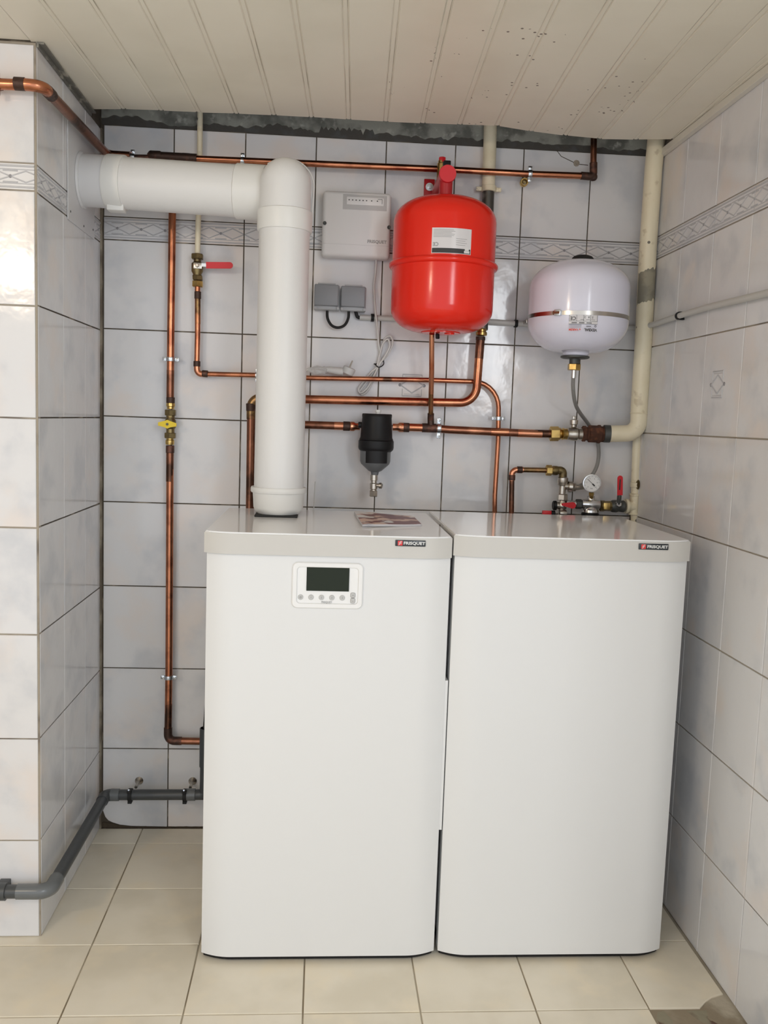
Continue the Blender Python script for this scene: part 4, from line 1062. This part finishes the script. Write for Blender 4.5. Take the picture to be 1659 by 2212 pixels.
obj('nickel_body', B().rev((1.378, -0.055, 1.259), (1, 0, 0), [(0, .0165), (.002, .0190), (.010, .0190), (.014, .0205), (.030, .0205), (.034, .0175), (.046, .0175)], 24), 'nickel', t)
s0 = (1.397, -0.057, 1.276)
st_ = obj('stem', B().rev(s0, (0, 0, 1), [(0, .012), (.004, .0075), (.010, .0075), (.012, .0125), (.024, .0125), (.026, .009)], 16).box(off(s0, -.005, -.005, .026), off(s0, .005, .005, .036), .001), 'nickel', t)

# thin cream pipe behind with tee
t = thing('tee_cream_pipe', 'cream pipe with a tee behind the right cabinet, feeding the red lever valve', 'pipe', (1.606, -0.045, 1.017))
obj('tube', B().tube([(1.600, -0.032, 1.297), (1.602, -0.033, 1.246), (1.603, -0.040, 1.120), (1.610, -0.045, 0.952)], 0.0132, seg=20), 'cream', t)
obj('tee_body', B().rev((1.602, -0.045, 1.085), (0, 0, -1), [(0, .014), (.001, .0165), (.006, .0165), (.008, .0150), (.058, .0150), (.060, .0165), (.064, .0165), (.065, .014)], 24), 'cream', t)
obj('tee_branch', B().rev((1.603, -0.048, 1.046), (-1, 0, 0), [(0, .0145), (.020, .0160), (.022, .0225), (.030, .0225), (.031, .018)], 24), 'cream', t)
c_ = thing('pipe_clamp', 'cream painted clamp and brass disc on the small tee pipe near the right corner', 'clamp', (1.602, -0.045, 1.114))
obj('band', B().rev((1.602, -0.045, 1.119), (0, 0, -1), [(0, .0134), (.0006, .0155), (.014, .0155), (.0146, .0134)], 20), 'cream', c_)
dz_ = (1.626, -0.050, 1.113)[2]
obj('disc', B().rev((W - .0005, -0.052, dz_), (-1, 0, 0), [(0, .0145), (.002, .0148), (.006, .010), (.009, .0042), (W - (1.606, -0.045, 1.112)[0], .0042)], 20), 'brass_old', c_)

# ------------------------------------------------------------------ valve and gauge group behind the right cabinet
t = thing('bent_copper_pipe', 'short copper pipe rising behind the right cabinet and turning right into a brass elbow', 'pipe', (1.224, -0.050, 1.010))
rs = 0.0078
obj('riser', B().tube([(1.223, -0.055, 0.958), (1.223, -0.055, 1.011), (1.219, -0.055, 1.118)], rs), 'copper_old', t)
obj('elbow', B().tube([(1.219, -0.055, 1.114), (1.218, -0.055, 1.146), (1.252, -0.055, 1.147)], rs + .001, 0.015), 'copper_bright', t)
sleeve(t, (1.219, -0.055, 1.131), (1.219, -0.055, 1.115), rs + .0008); sleeve(t, (1.233, -0.055, 1.147), (1.249, -0.055, 1.147), rs + .0008)
obj('run', B().tube([(1.246, -0.055, 1.147), (1.328, -0.055, 1.148)], rs), 'heat', t)
obj('brass_nut', B().hexn((1.321, -0.055, 1.148), (1.339, -0.055, 1.148), .0158), 'brass', t)
obj('brass_sleeve', B().rev((1.338, -0.055, 1.148), (1, 0, 0), [(0, .011), (.003, .0125), (.005, .0142), (.016, .0142), (.020, .0125)], 20), 'brass_old', t)
obj('brass_elbow', B().tube([(1.354, -0.055, 1.149), (1.373, -0.055, 1.149), (1.374, -0.055, 1.124)], .0120, 0.010), 'brass_old', t)

t = thing('valve_stack', 'upright nickel valve stack with small red handles below the brass elbow', 'valve', (1.375, -0.060, 1.032))
q = lambda py: (1.374, -0.058, 1.088)[2] + 0
zz = {1032: (1.373, -0.058, 1.127), 1049: (1.374, -0.058, 1.104), 1067: (1.375, -0.058, 1.078), 1080: (1.375, -0.058, 1.060), 1092: (1.375, -0.058, 1.043), 1112: (1.375, -0.058, 1.015)}
obj('upper_nut', B().rev(zz[1032], (0, 0, -1), [(-.003, .0125), (0, .0160), (.012, .0165), (.016, .0150), (.022, .0140), (.024, .0105), (.048, .0105)], 20), 'nickel', t)
obj('lower_nut', B().hexn(zz[1067], zz[1080], .0158), 'nickel', t)
obj('tee_ball', B().rev(zz[1080], (0, 0, -1), [(0, .0095), (.006, .0110), (.012, .0140), (.024, .0140), (.030, .0100), (.060, .0100)], 20), 'nickel', t)
obj('side_port', B().cyl(off(zz[1092], .004), off(zz[1092], -.018), .0105), 'nickel', t)
obj('black_knob', B().rev(off(zz[1092], -.017), (-1, 0, 0), [(0, .010), (.001, .0145), (.009, .0145), (.011, .012)], 20), 'black_plastic', t)
a_, c2_ = (1.372, -0.078, 1.048), (1.409, -0.082, 1.047)
b = B()
poly = [(a_[0] - .004, a_[2] + .004), (a_[0] - .004, a_[2] - .002)]
for k in range(11):
    an = -PI * .62 + PI * 1.24 * k / 10; poly.append((c2_[0] - .008 + .0098 * math.cos(an), c2_[2] + .0098 * math.sin(an)))
b.prism(poly, 'y', -0.083, -0.076)
obj('red_handle', b, 'red_plastic', t, 30)
obj('handle_stem', B().cyl((c2_[0] - .010, -0.077, c2_[2]), (c2_[0] - .010, -0.060, c2_[2]), .004), 'nickel', t)
obj('lower_port', B().rev((1.373, -0.070, 1.021), (-1, 0, 0), [(-.012, .006), (-.012, .0110), (0, .0125), (.008, .0110), (.010, .008)], 18), 'nickel', t)
obj('lower_collar', B().cyl((1.351, -0.070, 1.020), (1.340, -0.070, 1.020), .0090), 'black_plastic', t)
obj('lower_lever', B().box(off((1.340, -0.070, 1.020), -.027, -.007, -.007), off((1.340, -0.070, 1.020), .0, .007, .008), .002), 'red_plastic', t)
obj('branch_cap', B().rev((1.378, -0.060, 1.102), (1, 0, -.05), [(0, .010), (.010, .010), (.012, .0165), (.022, .0175), (.026, .014), (.034, .013), (.036, .009), (.044, .008), (.060, .0045), (.066, .0045)], 18), 'nickel', t)

t = thing('pressure_gauge', 'round white-faced pressure gauge standing on the chrome pressure reducer', 'gauge', (1.458, -0.075, 1.075))
gc = (1.453, -0.090, 1.115)
d_ = Vector((-0.12, -1, 0.02)).normalized()
cs = obj('case', B().rev(Vector(gc) - d_ * .020, d_, [(0, .022), (.004, .0265), (.018, .0272), (.022, .0268), (.0225, .0245), (.0205, .0240)], 36, cap=False).rev(Vector(gc) - d_ * .020, d_, [(0, 0), (0, .022)], 36, cap=False), 'chrome', t)
obj('dial', B().rev(Vector(gc) - d_ * .001, d_, [(0, 0), (0, .0245)], 36, cap=False), 'panel_white', cs, label='white dial')
u_ = d_.cross(Vector((0, 0, 1))).normalized() * -1; v_ = Vector((0, 0, 1))
u_ = Vector((1, -0.12, 0)).normalized()
def dial(u, v, w_): return Vector(gc) + u_ * u + v_ * v + d_ * (0.0004 + w_)
b = B()
def strip(b, p, q, wd, h=0.0004):
    p, q = Vector(p), Vector(q); dd = (q - p).normalized(); nn = Vector((-dd.y, dd.x)) * wd / 2
    b.face([b.bm.verts.new(dial(*(c), h)) for c in (p - nn, p + nn, q + nn, q - nn)])
for k in range(11):
    an = math.radians(225 - 27 * k); strip(b, (math.cos(an) * .0195, math.sin(an) * .0195), (math.cos(an) * .0225, math.sin(an) * .0225), .0008)
for k, s_ in enumerate(('0', '2', '4', '6', '8', '10')):
    an = math.radians(225 - 54 * k); b.text(s_, .0055, lambda u, v, w_, an=an: dial(math.cos(an) * .0155 + u, math.sin(an) * .0155 + v, .0003), 0)
b.text('bar', .006, lambda u, v, w_: dial(u, v - .015, .0003), 0)
obj('dial_print', b, 'grey_ink', cs, 0)
b = B(); strip(b, (.0075, -.0065), (-.0135, .0125), .0011, .0009); strip(b, (.0085, -.0075), (.0015, -.0015), .004, .0009)
obj('needle', b, 'ink', cs, 0)
obj('brass_stem', B().hexn((1.457, -0.078, 1.088), (1.458, -0.076, 1.077), .0080).cyl((1.458, -0.076, 1.078), (1.460, -0.070, 1.064), .0058), 'brass', t)

t = thing('pressure_reducer', 'chrome pressure reducer behind the right cabinet, under the gauge', 'valve', (1.463, -0.065, 1.014))
rc_ = Vector((1.460, -0.066, 1.048))
obj('body', B().rev(rc_ + Vector((-.027, 0, .002)), (1, 0, 0), [(0, .0135), (.004, .0150), (.014, .0170), (.027, .0185), (.040, .0170), (.050, .0150), (.054, .0135)], 24), 'chrome', t)
obj('top_port', B().rev(rc_ + Vector((0, 0, .010)), (0, 0, 1), [(0, .014), (.008, .012), (.012, .0110), (.017, .0115), (.018, .007)], 20), 'chrome', t)
obj('bell', B().rev(rc_ + Vector((0, 0, -.002)), (0, 0, -1), [(0, .016), (.007, .018), (.012, .0240), (.019, .0255), (.022, .0235)], 28), 'chrome', t)
obj('black_base', B().cyl(rc_ + Vector((0, 0, -.023)), rc_ + Vector((0, 0, -.033)), .0262, 28, .002), 'black_plastic', t)
obj('left_union', B().hexn(rc_ + Vector((-.046, 0, .002)), rc_ + Vector((-.028, 0, .002)), .0150), 'iron', t)
obj('left_stub', B().cyl(rc_ + Vector((-.075, 0, .002)), rc_ + Vector((-.045, 0, .002)), .0105), 'chrome', t)
t = thing('tap_with_red_lever', 'dark brass tap with upright red lever next to the cream tee', 'valve', (1.548, -0.062, 1.030))
lv = Vector((1.490, -0.062, 1.046)); rv_ = Vector((1.570, -0.055, 1.046))
obj('brass_socket', B().rev(lv, rv_ - lv, [(0, .0150), (.001, .0165), (.014, .0165), (.016, .0150), (.034, .0155)], 8), 'brass_old', t, 20)
obj('gold_band', B().box(off(lv, .006, -.0175, -.009), off(lv, .026, -.014, .011), .001), 'brass', t)
obj('tap_body', B().rev(mid(lv, rv_, .42), rv_ - lv, [(0, .0150), (.006, .0185), (.018, .0190), (.026, .0160), (.032, .0170), (.040, .0185), (.044, .016)], 20), 'iron', t)
sn = (1.540, -0.085, 1.055)
obj('stem_nut', B().hexn(off(sn, 0, .012), off(sn, 0, -.003), .0085), 'chrome', t)
obj('lever_arm', B().tube([sn, (1.538, -0.088, 1.065), (1.540, -0.090, 1.082)], .0045, seg=8).box(off((1.539, -0.087, 1.069), -.006, -.002, -.010), off((1.540, -0.087, 1.069), .006, .002, .012)), 'iron', t)
lever(t, (1.540, -0.090, 1.082), (1.537, -0.090, 1.141), 0.0160)
obj('lever_slot', B().box(off((1.537, -0.093, 1.114), -.0018, -.0004, -.016), off((1.537, -0.093, 1.114), .0018, .001, .016)), 'ink', t, 0)

# ------------------------------------------------------------------ wall box, sockets, conduit, cable
t = thing('receiver_box', 'flat off-white electronics box on the wall between the flue and the red vessel', 'box', (0.731, -0.024, 1.743))
b = B().box((0.633, -0.050, 1.744), (0.830, -0.001, 1.929), 0.012, 4)
bb = obj('housing', b, 'box_white', t, 50)
dp = obj('display_surround', B().box((0.690, -0.0508, 1.877), (0.817, -0.046, 1.920), 0.0018), 'box_grey', t)
obj('indicator_strip', B().box((0.701, -0.0520, 1.891), (0.808, -0.049, 1.913), .0012), 'box_white', dp)
b = B()
for px in (.708, .718, .728, .738, .748, .758, .7725, .789): b.box((px - .0018, -.0526, 1.9025), (px + .0018, -.0515, 1.9052))
b.box((.790, -.0526, 1.9085), (.803, -.0515, 1.9095)); b.box((.802, -.0526, 1.896), (.803, -.0515, 1.9095))
obj('indicator_lights', b, 'ink', dp, 0)
for px, pz in ((.640, 1.836), (.825, 1.833)): obj('screw', B().rev((px, -.049, pz), (0, -1, 0), [(0, .0055), (.0022, .0055), (.0024, .0042), (.001, .002), (.001, 0)], 14), 'iron', t)
obj('lettering', B().text('FRISQUET', 0.0120, (lambda u, v, w_: (0.7915 + u * 1.05, -.0503 - w_, 1.7905 + v)), .0006, .0004), 'mid_ink', t, 0)
obj('seam', B().box((.637, -.0503, 1.7795), (.826, -.049, 1.7800)), 'box_grey', t, 0)

t = thing('double_socket', 'grey double outdoor-style wall socket with two flaps and a black cable loop', 'socket', (0.692, -0.020, 1.596))
for i, (xa, xb) in enumerate(((0.6155, 0.6885), (0.6925, 0.7660))):
    obj('base', B().box((xa, -0.040, 1.5935), (xb, -0.001, 1.6655 - .002 * i), 0.004, 3), 'socket_base', t)
    fp = obj('flap', B().box((xa + .0005, -0.052, 1.604), (xb - .003, -0.039, 1.6645 - .002 * i), 0.003, 3), 'socket_cover', t, label='darker grey hinged flap')
    obj('hinge', B().cyl((xa + .01, -0.046, 1.6655 - .002 * i), (xb - .012, -0.046, 1.6655 - .002 * i), .003, 8), 'socket_base', fp)
    for px in (xa + .004, xb - .004): obj('foot', B().box((px - .004, -.046, 1.594), (px + .004, -.036, 1.602), .001), 'socket_base', t)
obj('cable_loop', B().tube(smooth_curve([(0.654, -0.025, 1.592), (0.656, -0.028, 1.570), (0.668, -0.028, 1.551), (0.687, -0.028, 1.545), (0.706, -0.028, 1.553), (0.716, -0.028, 1.573), (0.717, -0.025, 1.594)], 5), 0.0042, seg=10), 'rubber', t, label='black cable loop')
t = thing('grey_conduit', 'thin pale grey conduit from the sockets behind both vessels to the right wall', 'conduit', (0.750, -0.014, 1.578))
cr = .0080
corner = (W - 0.014, -0.014, (1.594, -0.104, 1.583)[2])
obj('tube', B().tube([(0.750, -0.014, 1.579), (0.851, -0.014, 1.579), (1.131, -0.014, 1.583), (1.248, -0.014, 1.580), corner], cr), 'conduit', t)
obj('side_tube', B().tube([corner, (1.594, -0.136, 1.582), (1.594, -0.314, 1.586), (1.594, -0.494, 1.587), (1.594, -0.792, 1.581), (1.594, -2.08, (1.594, -0.792, 1.581)[2] + 0.0)], cr), 'conduit', t)
obj('black_lead', B().tube(smooth_curve([(0.737, -0.022, 1.596), (0.743, -0.020, 1.580), (0.753, -0.014, 1.578)], 5), .0052, seg=10), 'rubber', t)
def clip(c, rotz, label):
    b = B()
    b.torus((0, 0, 0), (1, 0, 0), cr + .0012, .0018, 16, 6)
    for s in (1,): b.box((-.0045, .002, -.011), (.0045, .013, .011), .001)
    b.rev((-.0045, 0, 0), (1, 0, 0), [(0, cr + .0003), (0, cr + .0028), (.009, cr + .0028), (.009, cr + .0003)], 18, cap=False)
    o = obj('conduit_clip', b, 'black_plastic'); o.location = c; o.rotation_euler = (0, 0, rotz)
    ORG[o.name] = Vector(c)
    return tag(o, label, 'clip', 'black conduit clips')
clip((0.788, -0.014, 1.580), 0, 'black clip on the conduit just right of the double socket')
clip((1.217, -0.014, 1.581), 0, 'black clip on the conduit between the red and the white vessel')
clip((1.594, -0.314, 1.586), -PI / 2, 'black clip on the conduit along the right wall')

t = thing('white_cable', 'coiled white cable hanging from the electronics box, tied in a loop', 'cable', (0.810, -0.030, 1.442))
pts = [(0.793, -0.025, 1.752), (0.792, -0.020, 1.707), (0.789, -0.018, 1.668), (0.795, -0.030, 1.597), (0.801, -0.028, 1.560), (0.808, -0.018, 1.508), (0.813, -0.014, 1.474), (0.811, -0.012, 1.443),
       (0.795, -0.008, 1.420), (0.769, -0.008, 1.380), (0.757, -0.012, 1.362), (0.767, -0.014, 1.354), (0.784, -0.012, 1.371), (0.801, -0.008, 1.410), (0.812, -0.014, 1.443),
       (0.836, -0.016, 1.474), (0.850, -0.018, 1.507), (0.842, -0.018, 1.528), (0.825, -0.016, 1.517), (0.816, -0.014, 1.481), (0.809, -0.018, 1.441),
       (0.787, -0.015, 1.418), (0.761, -0.014, 1.384), (0.753, -0.018, 1.369), (0.760, -0.019, 1.358), (0.779, -0.018, 1.374), (0.798, -0.015, 1.410), (0.813, -0.019, 1.444),
       (0.829, -0.022, 1.470), (0.841, -0.024, 1.498), (0.835, -0.024, 1.518), (0.821, -0.022, 1.505), (0.812, -0.020, 1.470), (0.806, -0.022, 1.437)]
obj('cord', B().tube(smooth_curve(pts, 6), 0.0030, seg=8), 'cable_white', t, 60)
b = B().tube(smooth_curve([(0.798, -0.022, 1.445), (0.810, -0.027, 1.435), (0.824, -0.022, 1.443), (0.824, -0.015, 1.454), (0.811, -0.008, 1.447), (0.798, -0.014, 1.445), (0.798, -0.022, 1.445)], 4), .0016, seg=6)
b.tube([(0.824, -0.022, 1.451), (0.825, -0.026, 1.455)], .0012, seg=6)
obj('twist_tie', b, 'black_plastic', t)

t = thing('power_plug', 'white plug with grip lying on the thin copper pipe right of the flue', 'plug', (0.698, -0.035, 1.405))
pa, pb = Vector((0.650, -0.040, 1.423)), Vector((0.707, -0.040, 1.417))
b = B().tube(smooth_curve([(0.596, -0.035, 1.417), (0.623, -0.038, 1.425), (0.650, -0.040, 1.423)], 4), .0045, seg=8)
obj('cord', b, 'cable_white', t)
b = B().rev(pa, pb - pa, [(0, .0055), (.008, .0085), (.030, .0110), (.045, .0115), (.056, .0105)], 12)
gp = obj('grip', b, 'cable_white', t)
b = B()
for k in range(5): b.cyl(pa + (pb - pa).normalized() * (.014 + .005 * k), pa + (pb - pa).normalized() * (.0165 + .005 * k), .0098 + .0003 * k, 12)
obj('grip_ribs', b, 'cable_white', gp)
ph = Vector((0.719, -0.042, 1.422))
b = B().rev(ph + Vector((-.002, 0, -.013)), (0.38, -.08, 1), [(0, .011), (.003, .0165), (.012, .0185), (.021, .0185), (.023, .0150)], 20)
hd = obj('plug_head', b, 'cable_white', t)
for dy in (-.008, .008): obj('pin', B().cyl(ph + Vector((.004, dy, .006)), ph + Vector((.013, dy, .028)), .0022, 10, .0006), 'nickel', hd)
b = B()
bmesh.ops.create_icosphere(b.bm, subdivisions=3, radius=1.0)
bc = Vector((0.636, -0.040, 1.419))
for v in b.bm.verts:
    nn = 1 + 0.35 * noise.noise(v.co * 2.2) + .12 * noise.noise(v.co * 6)
    v.co = Vector((v.co.x * .034 * nn, v.co.y * .012 * nn, v.co.z * .012 * nn)) + bc
o = tag(obj('plastic_bag', b, 'bag', None, 0), 'crumpled clear plastic bag on the thin copper pipe against the flue', 'bag'); rebase(o, bc - Vector((0, 0, .012)))

# ------------------------------------------------------------------ grey waste pipe and black hose at the left
t = thing('grey_waste_pipe', 'dark grey plastic waste pipe running low round the left pillar to the boiler', 'pipe', (0.04, -0.05, 0.12))
rp = 0.0158; zw = 0.134
w0, w1, w2, w3 = (-1.2, -0.612, 0.134), (0.030, -0.612, 0.134), (0.030, -0.066, 0.133), (0.318, -0.066, 0.136)
obj('pillar_tube', B().tube([w0, (-0.03, -0.612, .134)], rp, seg=22), 'pvc', t)
obj('front_elbow', B().tube([(-0.045, -0.612, .134), w1, (0.030, -0.555, .134)], rp + .0022, 0.030, seg=22, fseg=10), 'pvc_light', t, label='lighter grey elbow')
obj('side_tube', B().tube([(0.030, -0.56, .134), (0.030, -0.095, .131)], rp, seg=22), 'pvc', t)
obj('corner_elbow', B().tube([(0.030, -0.105, .131), w2, (0.066, -0.066, .134)], rp + .0020, 0.026, seg=22, fseg=10), 'pvc', t)
sleeve(t, (0.046, -0.066, .134), (0.072, -0.066, .134), rp, 'pvc_light', 'coupling', .0024)
obj('back_tube', B().tube([(0.06, -0.066, .134), (0.327, -0.066, .136)], rp, seg=22), 'pvc', t)
sleeve(t, (0.268, -0.066, .1355), (0.298, -0.066, .1358), rp, 'pvc_light', 'coupling', .0024)
obj('riser', B().tube([(0.292, -0.066, .1358), (0.326, -0.066, .136), (0.326, -0.068, 0.17), (0.326, -0.068, 0.345)], rp, 0.02, seg=22), 'pvc', t)
sleeve(t, (0.326, -0.068, 0.225), (0.326, -0.068, 0.345), rp, 'pvc', 'coupling', .0024)
for (px, lbl) in ((0.104, 'black clamp with round bolt on the low grey waste pipe, nearer the corner'), (0.2665, 'black clamp with round bolt on the low grey waste pipe, nearer the boiler')):
    c_ = thing('waste_pipe_clamp', lbl, 'clamp', (px, -0.066, 0.132), 'waste pipe clamps')
    obj('band', B().rev((px - .006, -0.066, .1345), (1, 0, 0), [(0, rp + .0002), (.0004, rp + .003), (.0116, rp + .003), (.012, rp + .0002)], 22).box((px - .006, -.091, .1545 - .006), (px + .006, -.071, .1545), .001).box((px - .006, -.078, .1345 - rp - .008), (px + .006, -.058, .1345 - rp), .001), 'rubber', c_)
    obj('bolt_head', B().rev((px - .001, -.082, .156), (0, -1, .3), [(0, .0035), (.003, .0035), (.004, .002)], 10), 'zinc', c_)
    obj('wall_rosette', B().rev((px + .013, 0.0, .151), (0, -1, 0), [(0, .0125), (.003, .0125), (.007, .0085), (.012, .0045), (.050, .0045)], 18), 'nickel', c_)
c_ = thing('waste_pipe_clamp', 'grey clamp on the waste pipe at the left picture edge, on the pillar', 'clamp', (-0.083, -0.612, 0.134), 'waste pipe clamps')
obj('band', B().rev((-.094, -0.612, .134), (1, 0, 0), [(0, rp + .0002), (.0004, rp + .0045), (.0236, rp + .0045), (.024, rp + .0002)], 22).box((-.094, -.60, .130), (-.070, PIL, .150), .001), 'pvc', c_)
t = thing('black_drain_hose', 'black hose hanging down behind the left side of the boiler into the grey pipe', 'hose', (0.326, -0.068, 0.34))
obj('hose_tube', B().tube(smooth_curve([(0.327, -0.068, 0.335), (0.3375, -0.082, 0.50), (0.348, -0.11, 0.68), (0.3595, -0.16, 0.86), (0.3630, -0.18, 0.905), (0.3740, -0.185, 0.940), (0.398, -0.19, 0.945)], 6), 0.0105, seg=14), 'rubber', t)
obj('hose_cuff', B().tube([(0.3600, -0.178, 0.880), (0.3620, -0.181, 0.925)], 0.0128, seg=14), 'rubber', t)

# ------------------------------------------------------------------ brochure and thin rod
zl = 1.0228
t = thing('brochure', 'folded brochure with a red-brown picture cover lying on the boiler lid', 'brochure', (0.82, -0.45, zl))
bl_, br_, fr_, fl_ = Vector((0.742, -0.268)), Vector((0.897, -0.330)), Vector((0.900, -0.500)), Vector((0.752, -0.555))
def sheet(b, z, th, inset=0.0, lift=0.0, top=False):
    n = 10; vs = {}
    for i in range(n + 1):
        s = i / n
        for j in range(2):
            p = (bl_ * (1 - s) + br_ * s) if j == 0 else (fl_ * (1 - s) + fr_ * s)
            zz_ = z + lift * math.exp(-((s - .06) / .07) ** 2) + .0008 * math.sin(s * 6)
            for k, dz in enumerate((0, th)): vs[i, j, k] = b.bm.verts.new((p.x + (inset if s > .5 else 0), p.y, zz_ + dz))
    for i in range(n):
        for k in range(2): b.face([vs[i, 0, k], vs[i + 1, 0, k], vs[i + 1, 1, k], vs[i, 1, k]])
        for j in range(2): b.face([vs[i, j, 0], vs[i + 1, j, 0], vs[i + 1, j, 1], vs[i, j, 1]])
    b.face([vs[0, 0, 0], vs[0, 0, 1], vs[0, 1, 1], vs[0, 1, 0]]); b.face([vs[n, 0, 0], vs[n, 0, 1], vs[n, 1, 1], vs[n, 1, 0]])
    return b
obj('back_page', sheet(B(), zl + .0003, .0008, .003), 'paper', t, 0)
obj('pages', sheet(B(), zl + .0020, .0022, .001, .0015), 'paper', t, 0)
obj('inner_page', sheet(B(), zl + .0046, .0012, -.001, .0026), 'paper', t, 0)
obj('front_cover', sheet(B(), zl + .0062, .0006, 0, .0032), 'cover_print', t, 0, label='red-brown picture cover')
o = tag(obj('thin_rod', B().cyl((0.6315, -0.187, 1.0225), (0.6335, -0.187, (0.642, -0.187, 1.103)[2]), .0014, 8), 'conduit'), 'thin pale rod standing at the back of the boiler lid, right of the flue base', 'rod')
rebase(o, (0.632, -0.187, 1.0225))
